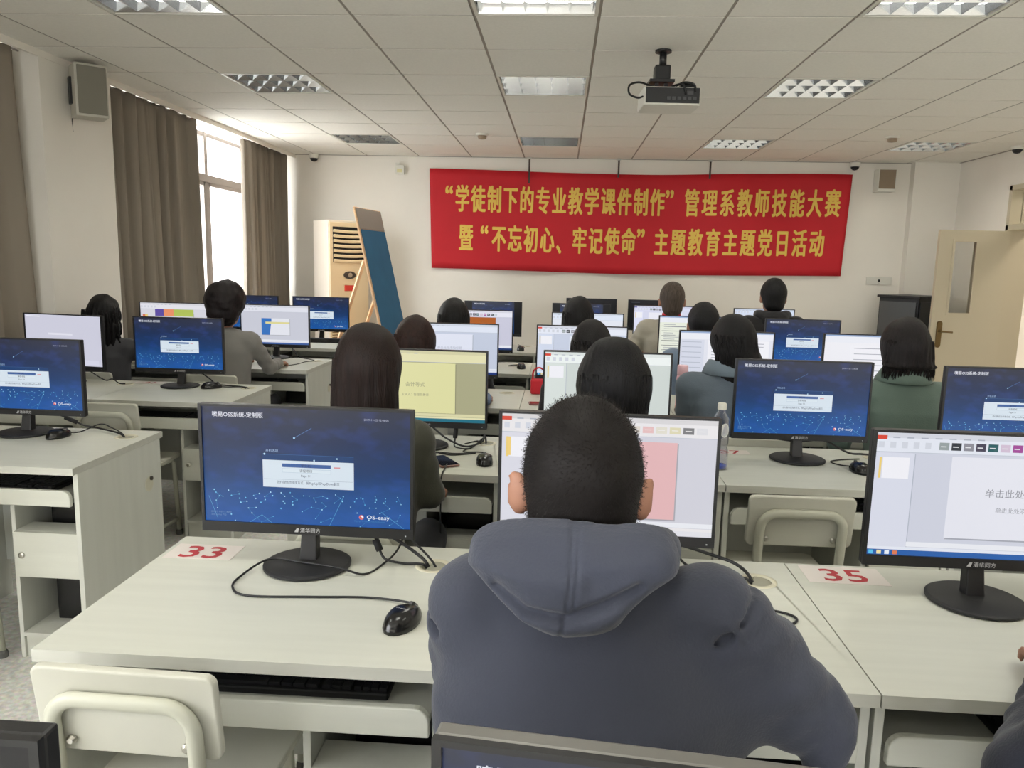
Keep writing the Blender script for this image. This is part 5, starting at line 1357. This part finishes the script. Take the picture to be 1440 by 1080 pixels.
def people():
    P = person
    # first centre row: the hooded man (in front of everything)
    hooded_man()
    P('person at the right frame edge, only a dark blue sleeve showing', (1.0, .98), (1.0, 1.03, 1.28), (30, 34, 48), ('short', (20, 18, 18), .05), True, elbow=((.704, 1.07, .75), None), wrist=((.885, 1.315, .79), None), bulk=1.15)
    P('person with long brown hair and dark green sleeves beside the yellowish slide', (-.565, 2.22), (-.572, 2.30, 1.278), (58, 58, 46), ('long', (30, 19, 16), .20), kind='shirt', elbow=(None, (-.378, 2.27, .775)), wrist=(None, (-.40, 2.50, .70)), h=.0085, sw=.148, hs=1.08)
    P('person with a rounded black bob behind the hooded man', (.165, 2.20), (.160, 2.25, 1.262), (34, 34, 40), ('bob', (12, 11, 13), .06), h=.0085)
    # third row
    P('person with brown hair and denim-blue sleeves behind the yellowish slide', (-.66, 3.47), (-.664, 3.55, 1.222), (88, 106, 140), ('long', (40, 24, 19), .12), kind='shirt', wrist=(None, (-.375, 3.955, .775)), elbow=(None, (-.385, 3.70, .80)), h=.0085)
    P('person with dark hair seated directly beyond the black bob', (.14, 3.46), (.142, 3.55, 1.220), (44, 40, 44), ('long', (22, 19, 19), .12))
    P('person in a grey-blue collared jacket left of the blue login screen', (.80, 3.42), (.752, 3.45, 1.270), (98, 110, 122), ('long', (16, 14, 15), .06), hdx=.035, cr=1.3, elbow=((.575, 3.44, .845), None), wrist=((.62, 3.70, .79), None), collar=((112, 126, 138), 'fold'), sw=.172, bulk=1.12, yaw=.25, h=.0085)
    P('person in a green collared jacket at the right', (1.525, 3.42), (1.512, 3.50, 1.272), (96, 114, 105), ('long', (22, 17, 17), -.045), hs=1.08, cr=1.25, collar=((104, 122, 113), 'fold'), sw=.165, bulk=1.1, h=.0085, hh=.007)
    # fourth row
    P('person with straight black hair left of the orange-brown slide', (-.66, 4.78), (-.662, 4.85, 1.240), (40, 38, 44), ('long', (20, 18, 18), .12), hs=1.07)
    P('person with long black hair in the middle of the fourth row', (.11, 4.74), (.108, 4.80, 1.274), (46, 42, 46), ('long', (20, 18, 18), .16), hs=1.07)
    P('person with short black hair and light blue shirt', (.875, 4.78), (.878, 4.85, 1.252), (120, 138, 160), ('short', (18, 17, 18), .05), True, kind='shirt', hs=1.12, elbow=((.67, 4.80, .84), None), wrist=((.70, 5.05, .79), None))
    # fifth row
    P('person with grey-brown hair, beige jacket and red collar', (.835, 5.98), (.850, 6.05, 1.348), (172, 166, 152), ('grey', (76, 66, 58), .05), True, hs=1.16, collar=((200, 34, 52), 'stand'), elbow=((.57, 6.00, .86), None), wrist=((.62, 6.22, .80), None), bulk=1.12)
    r, d = P('person with short black hair in a black hooded top', (1.625, 6.04), (1.622, 6.10, 1.392), (22, 20, 22), ('short', (16, 15, 16), .05), True, kind='hood', bulk=1.12, hs=1.14)
    f = Field(d['nk']-A3(.2, .2, .12), d['nk']+A3(.2, .2, .12), .008)
    for a in np.linspace(-PI*1.02, PI*.02, 9)[:-1]:
        b = a+PI*1.04/8; q = lambda t: d['nk']+A3(.105*math.cos(t), .085*math.sin(t)+.015, .018+.01*math.sin(t)); f.cap(q(a), q(b), .036, .036, .02)
    f.ell(d['nk']+A3(0, -.085, -.035), (.10, .035, .07), .03)
    f.build('hood', cloth((24, 22, 24)), d['top'])
    # window block
    P('person with wavy black hair and grey top by the windows', (-2.80, 4.62), (-2.845, 4.70, 1.212), (62, 62, 66), ('wavy', (14, 12, 13), .06), elbow=((-2.98, 4.74, .82), (-2.62, 4.72, .84)), wrist=((-2.90, 5.02, .785), (-2.60, 5.0, .785)), h=.0085)
    P('person with short curly dark hair in a grey blazer', (-2.06, 4.66), (-2.088, 4.75, 1.302), (128, 125, 121), ('curly', (26, 20, 21), .05), elbow=(None, (-1.865, 4.87, .77)), wrist=(None, (-1.87, 5.04, .775)), sw=.165, bulk=1.05, h=.0085, hs=1.14)

def hooded_man():
    top = (52, 56, 70)
    r, d = person('person in a slate blue hooded sweatshirt, seen from behind, nearest the camera', (.05, .985), (.036, 1.05, 1.290), top, ('none', (20, 18, 18), .02), True, kind='hood', sw=(.138, .186), shz=-.030, ear=.95, yaw=.06, tilt=.03,
                  elbow=((-.115, 1.16, .74), (.345, 1.02, .872)), wrist=((-.06, 1.385, .69), (.30, 1.47, .775)), bulk=1.05, h=.0055, wrinkle=.0055, fill=True)
    hc, H, R, nk = d['hc'], d['H'], d['R'], d['nk']
    # close-cropped hair: scalp plus thousands of short strands turning round the crown
    Q = Field(hc-.17, hc+.17, .005)
    Q.ell(H(0, -.014, .024), (.0815, .101, .103), 0, R=R); Q.ell(H(0, -.046, -.055), (.066, .060, .060), .035, R=R)
    Q.ell(H(0, .125, -.045), (.088, .095, .105), .01, 'cut', R=R)
    for s in (-1, 1): Q.ell(H(s*.100, .014, -.046), (.030, .036, .046), .006, 'cut', R=R)
    g = vn(5, 60); Q.warp(lambda X, Y, Z: .0009*g(X, Y, Z))
    crown = H(.012, -.085, .075)
    def strands(v, q):
        rng = np.random.default_rng(3); c = v[q].mean(1)
        nrm = np.cross(v[q[:, 2]]-v[q[:, 0]], v[q[:, 3]]-v[q[:, 1]]); nrm /= np.linalg.norm(nrm, axis=1)[:, None]+1e-9
        out = (c-hc); flip = (nrm*out).sum(1) < 0; nrm[flip] *= -1
        pick = rng.integers(0, len(q), 26000); p = c[pick]+rng.normal(scale=.0022, size=(len(pick), 3)); n = nrm[pick]
        w = crown-p; w -= n*(w*n).sum(1)[:, None]; dist = np.linalg.norm(w, axis=1)[:, None]+1e-6; w /= dist
        swirl = np.cross(n, w)
        t = -w*.8+swirl*np.exp(-dist/.035)*.9+rng.normal(scale=.25, size=p.shape)+n*.45; t /= np.linalg.norm(t, axis=1)[:, None]
        L_ = rng.uniform(.0025, .0055, (len(p), 1)); s = np.cross(t, n); s /= np.linalg.norm(s, axis=1)[:, None]+1e-9
        a = p-s*.00045; b = p+s*.00045; e = p+t*L_
        V = np.stack([a, b, e], 1).reshape(-1, 3)
        return V, [[3*i, 3*i+1, 3*i+2] for i in range(len(p))]
    Q.build('hair', mat('cropped_hair', (26, 23, 22), .55, spec=.14), r, 1, strands)
    # hood lying on the back: a pillow-shaped double layer with a centre seam
    N = lambda x, z: A3(x-.05, 0, z)
    out = [(-.118, 1.075), (-.112, 1.105), (-.085, 1.122), (-.04, 1.130), (.02, 1.132), (.07, 1.128), (.115, 1.130), (.150, 1.122), (.166, 1.098), (.162, 1.076), (.130, 1.058), (.100, 1.036), (.085, 1.018), (.060, 1.008), (.02, 1.003), (-.005, 1.006), (-.035, 1.018), (-.060, 1.032), (-.085, 1.050)]
    S = np.array([[p.x, p.y] for p in spline([(x, z, 0) for x, z in out+out[:1]], 6)])[:-1]; S[:, 0] = (S[:, 0]-.024)*.91-.026; S[:, 1] += .032
    Fh = Field((-.20, -.17, .99), (.18, .16, 1.21), .0028)
    X, Y, Z = np.meshgrid(*Fh.ax, indexing='ij')
    x2, z2 = np.meshgrid(Fh.ax[0], Fh.ax[2], indexing='ij')
    dist = np.full(x2.shape, 9., np.float32); inside = np.zeros(x2.shape, bool)
    for i in range(len(S)):
        a, b = S[i], S[(i+1) % len(S)]; ab = b-a
        t = np.clip(((x2-a[0])*ab[0]+(z2-a[1])*ab[1])/(ab@ab), 0, 1)
        dist = np.minimum(dist, np.hypot(x2-a[0]-ab[0]*t, z2-a[1]-ab[1]*t))
        c = ((a[1] > z2) != (b[1] > z2)) & (x2 < (b[0]-a[0])*(z2-a[1])/(b[1]-a[1]+1e-12)+a[0]); inside ^= c
    sd = np.where(inside, -dist, dist)
    # how far behind the shoulders the hood lies, by height and sideways
    yb = np.interp(Fh.ax[2], [.99, 1.03, 1.07, 1.11, 1.14, 1.17, 1.23], [-.108, -.112, -.110, -.098, -.078, -.055, -.03])[None, :]
    yb = yb+1.6*np.clip(np.abs(x2+.012)-.02, 0, 1)**2
    th = np.interp(np.minimum(dist, .034), [0, .006, .014, .034], [.0, .013, .020, .026])
    def fold(pts, w):
        d_ = np.full(x2.shape, 9.)
        for a, b in zip(pts[:-1], pts[1:]):
            a = np.array([(a[0]-.024)*.91-.026, a[1]+.032]); b = np.array([(b[0]-.024)*.91-.026, b[1]+.032]); ab = b-a
            t = np.clip(((x2-a[0])*ab[0]+(z2-a[1])*ab[1])/(ab@ab), 0, 1); d_ = np.minimum(d_, np.hypot(x2-a[0]-ab[0]*t, z2-a[1]-ab[1]*t))
        return np.exp(-(d_/w)**2)
    seam = fold([(.024, 1.135), (.022, 1.09), (.018, 1.045)], .0021)+fold([(.032, 1.135), (.030, 1.09), (.026, 1.045)], .0021)+fold([(.016, 1.036), (.010, 1.004)], .0021)
    crease = fold([(-.075, 1.060), (-.035, 1.040), (.018, 1.036), (.06, 1.05), (.11, 1.072)], .006)
    roll = fold([(-.04, 1.028), (.01, 1.020), (.05, 1.026), (.085, 1.045)], .012)
    drape = fold([(-.095, 1.09), (-.03, 1.075), (.02, 1.07)], .016)-.6*fold([(-.10, 1.075), (-.05, 1.060)], .010)+fold([(.05, 1.10), (.10, 1.085), (.15, 1.10)], .018)-.6*fold([(.05, 1.075), (.12, 1.088)], .010)
    push = -.0040*seam-.011*crease+.008*roll+.006*drape
    th2 = th+push
    f2 = np.maximum(np.abs(Y-(yb[:, None, :]))-th2[:, None, :], 0)+np.minimum(0, 0)
    core = np.abs(Y-yb[:, None, :])-th2[:, None, :]
    Fh.F = np.maximum(core, sd[:, None, :]).astype(np.float32)
    Fh.F = Fh.F*.8
    for a in np.linspace(-PI*.98, -PI*.02, 15)[:-1]:     # the part that stands round the nape
        b = a+PI*.96/14; q = lambda t: nk+A3(.112*math.cos(t)*(1.0), .070*math.sin(t)+.01, .055+.012*math.sin(t)+(.006 if math.cos(t) > 0 else 0)); Fh.cap(q(a), q(b), .024, .024, .018)
    Fh.build('hood', cloth(top), d['top'], 1)
people()
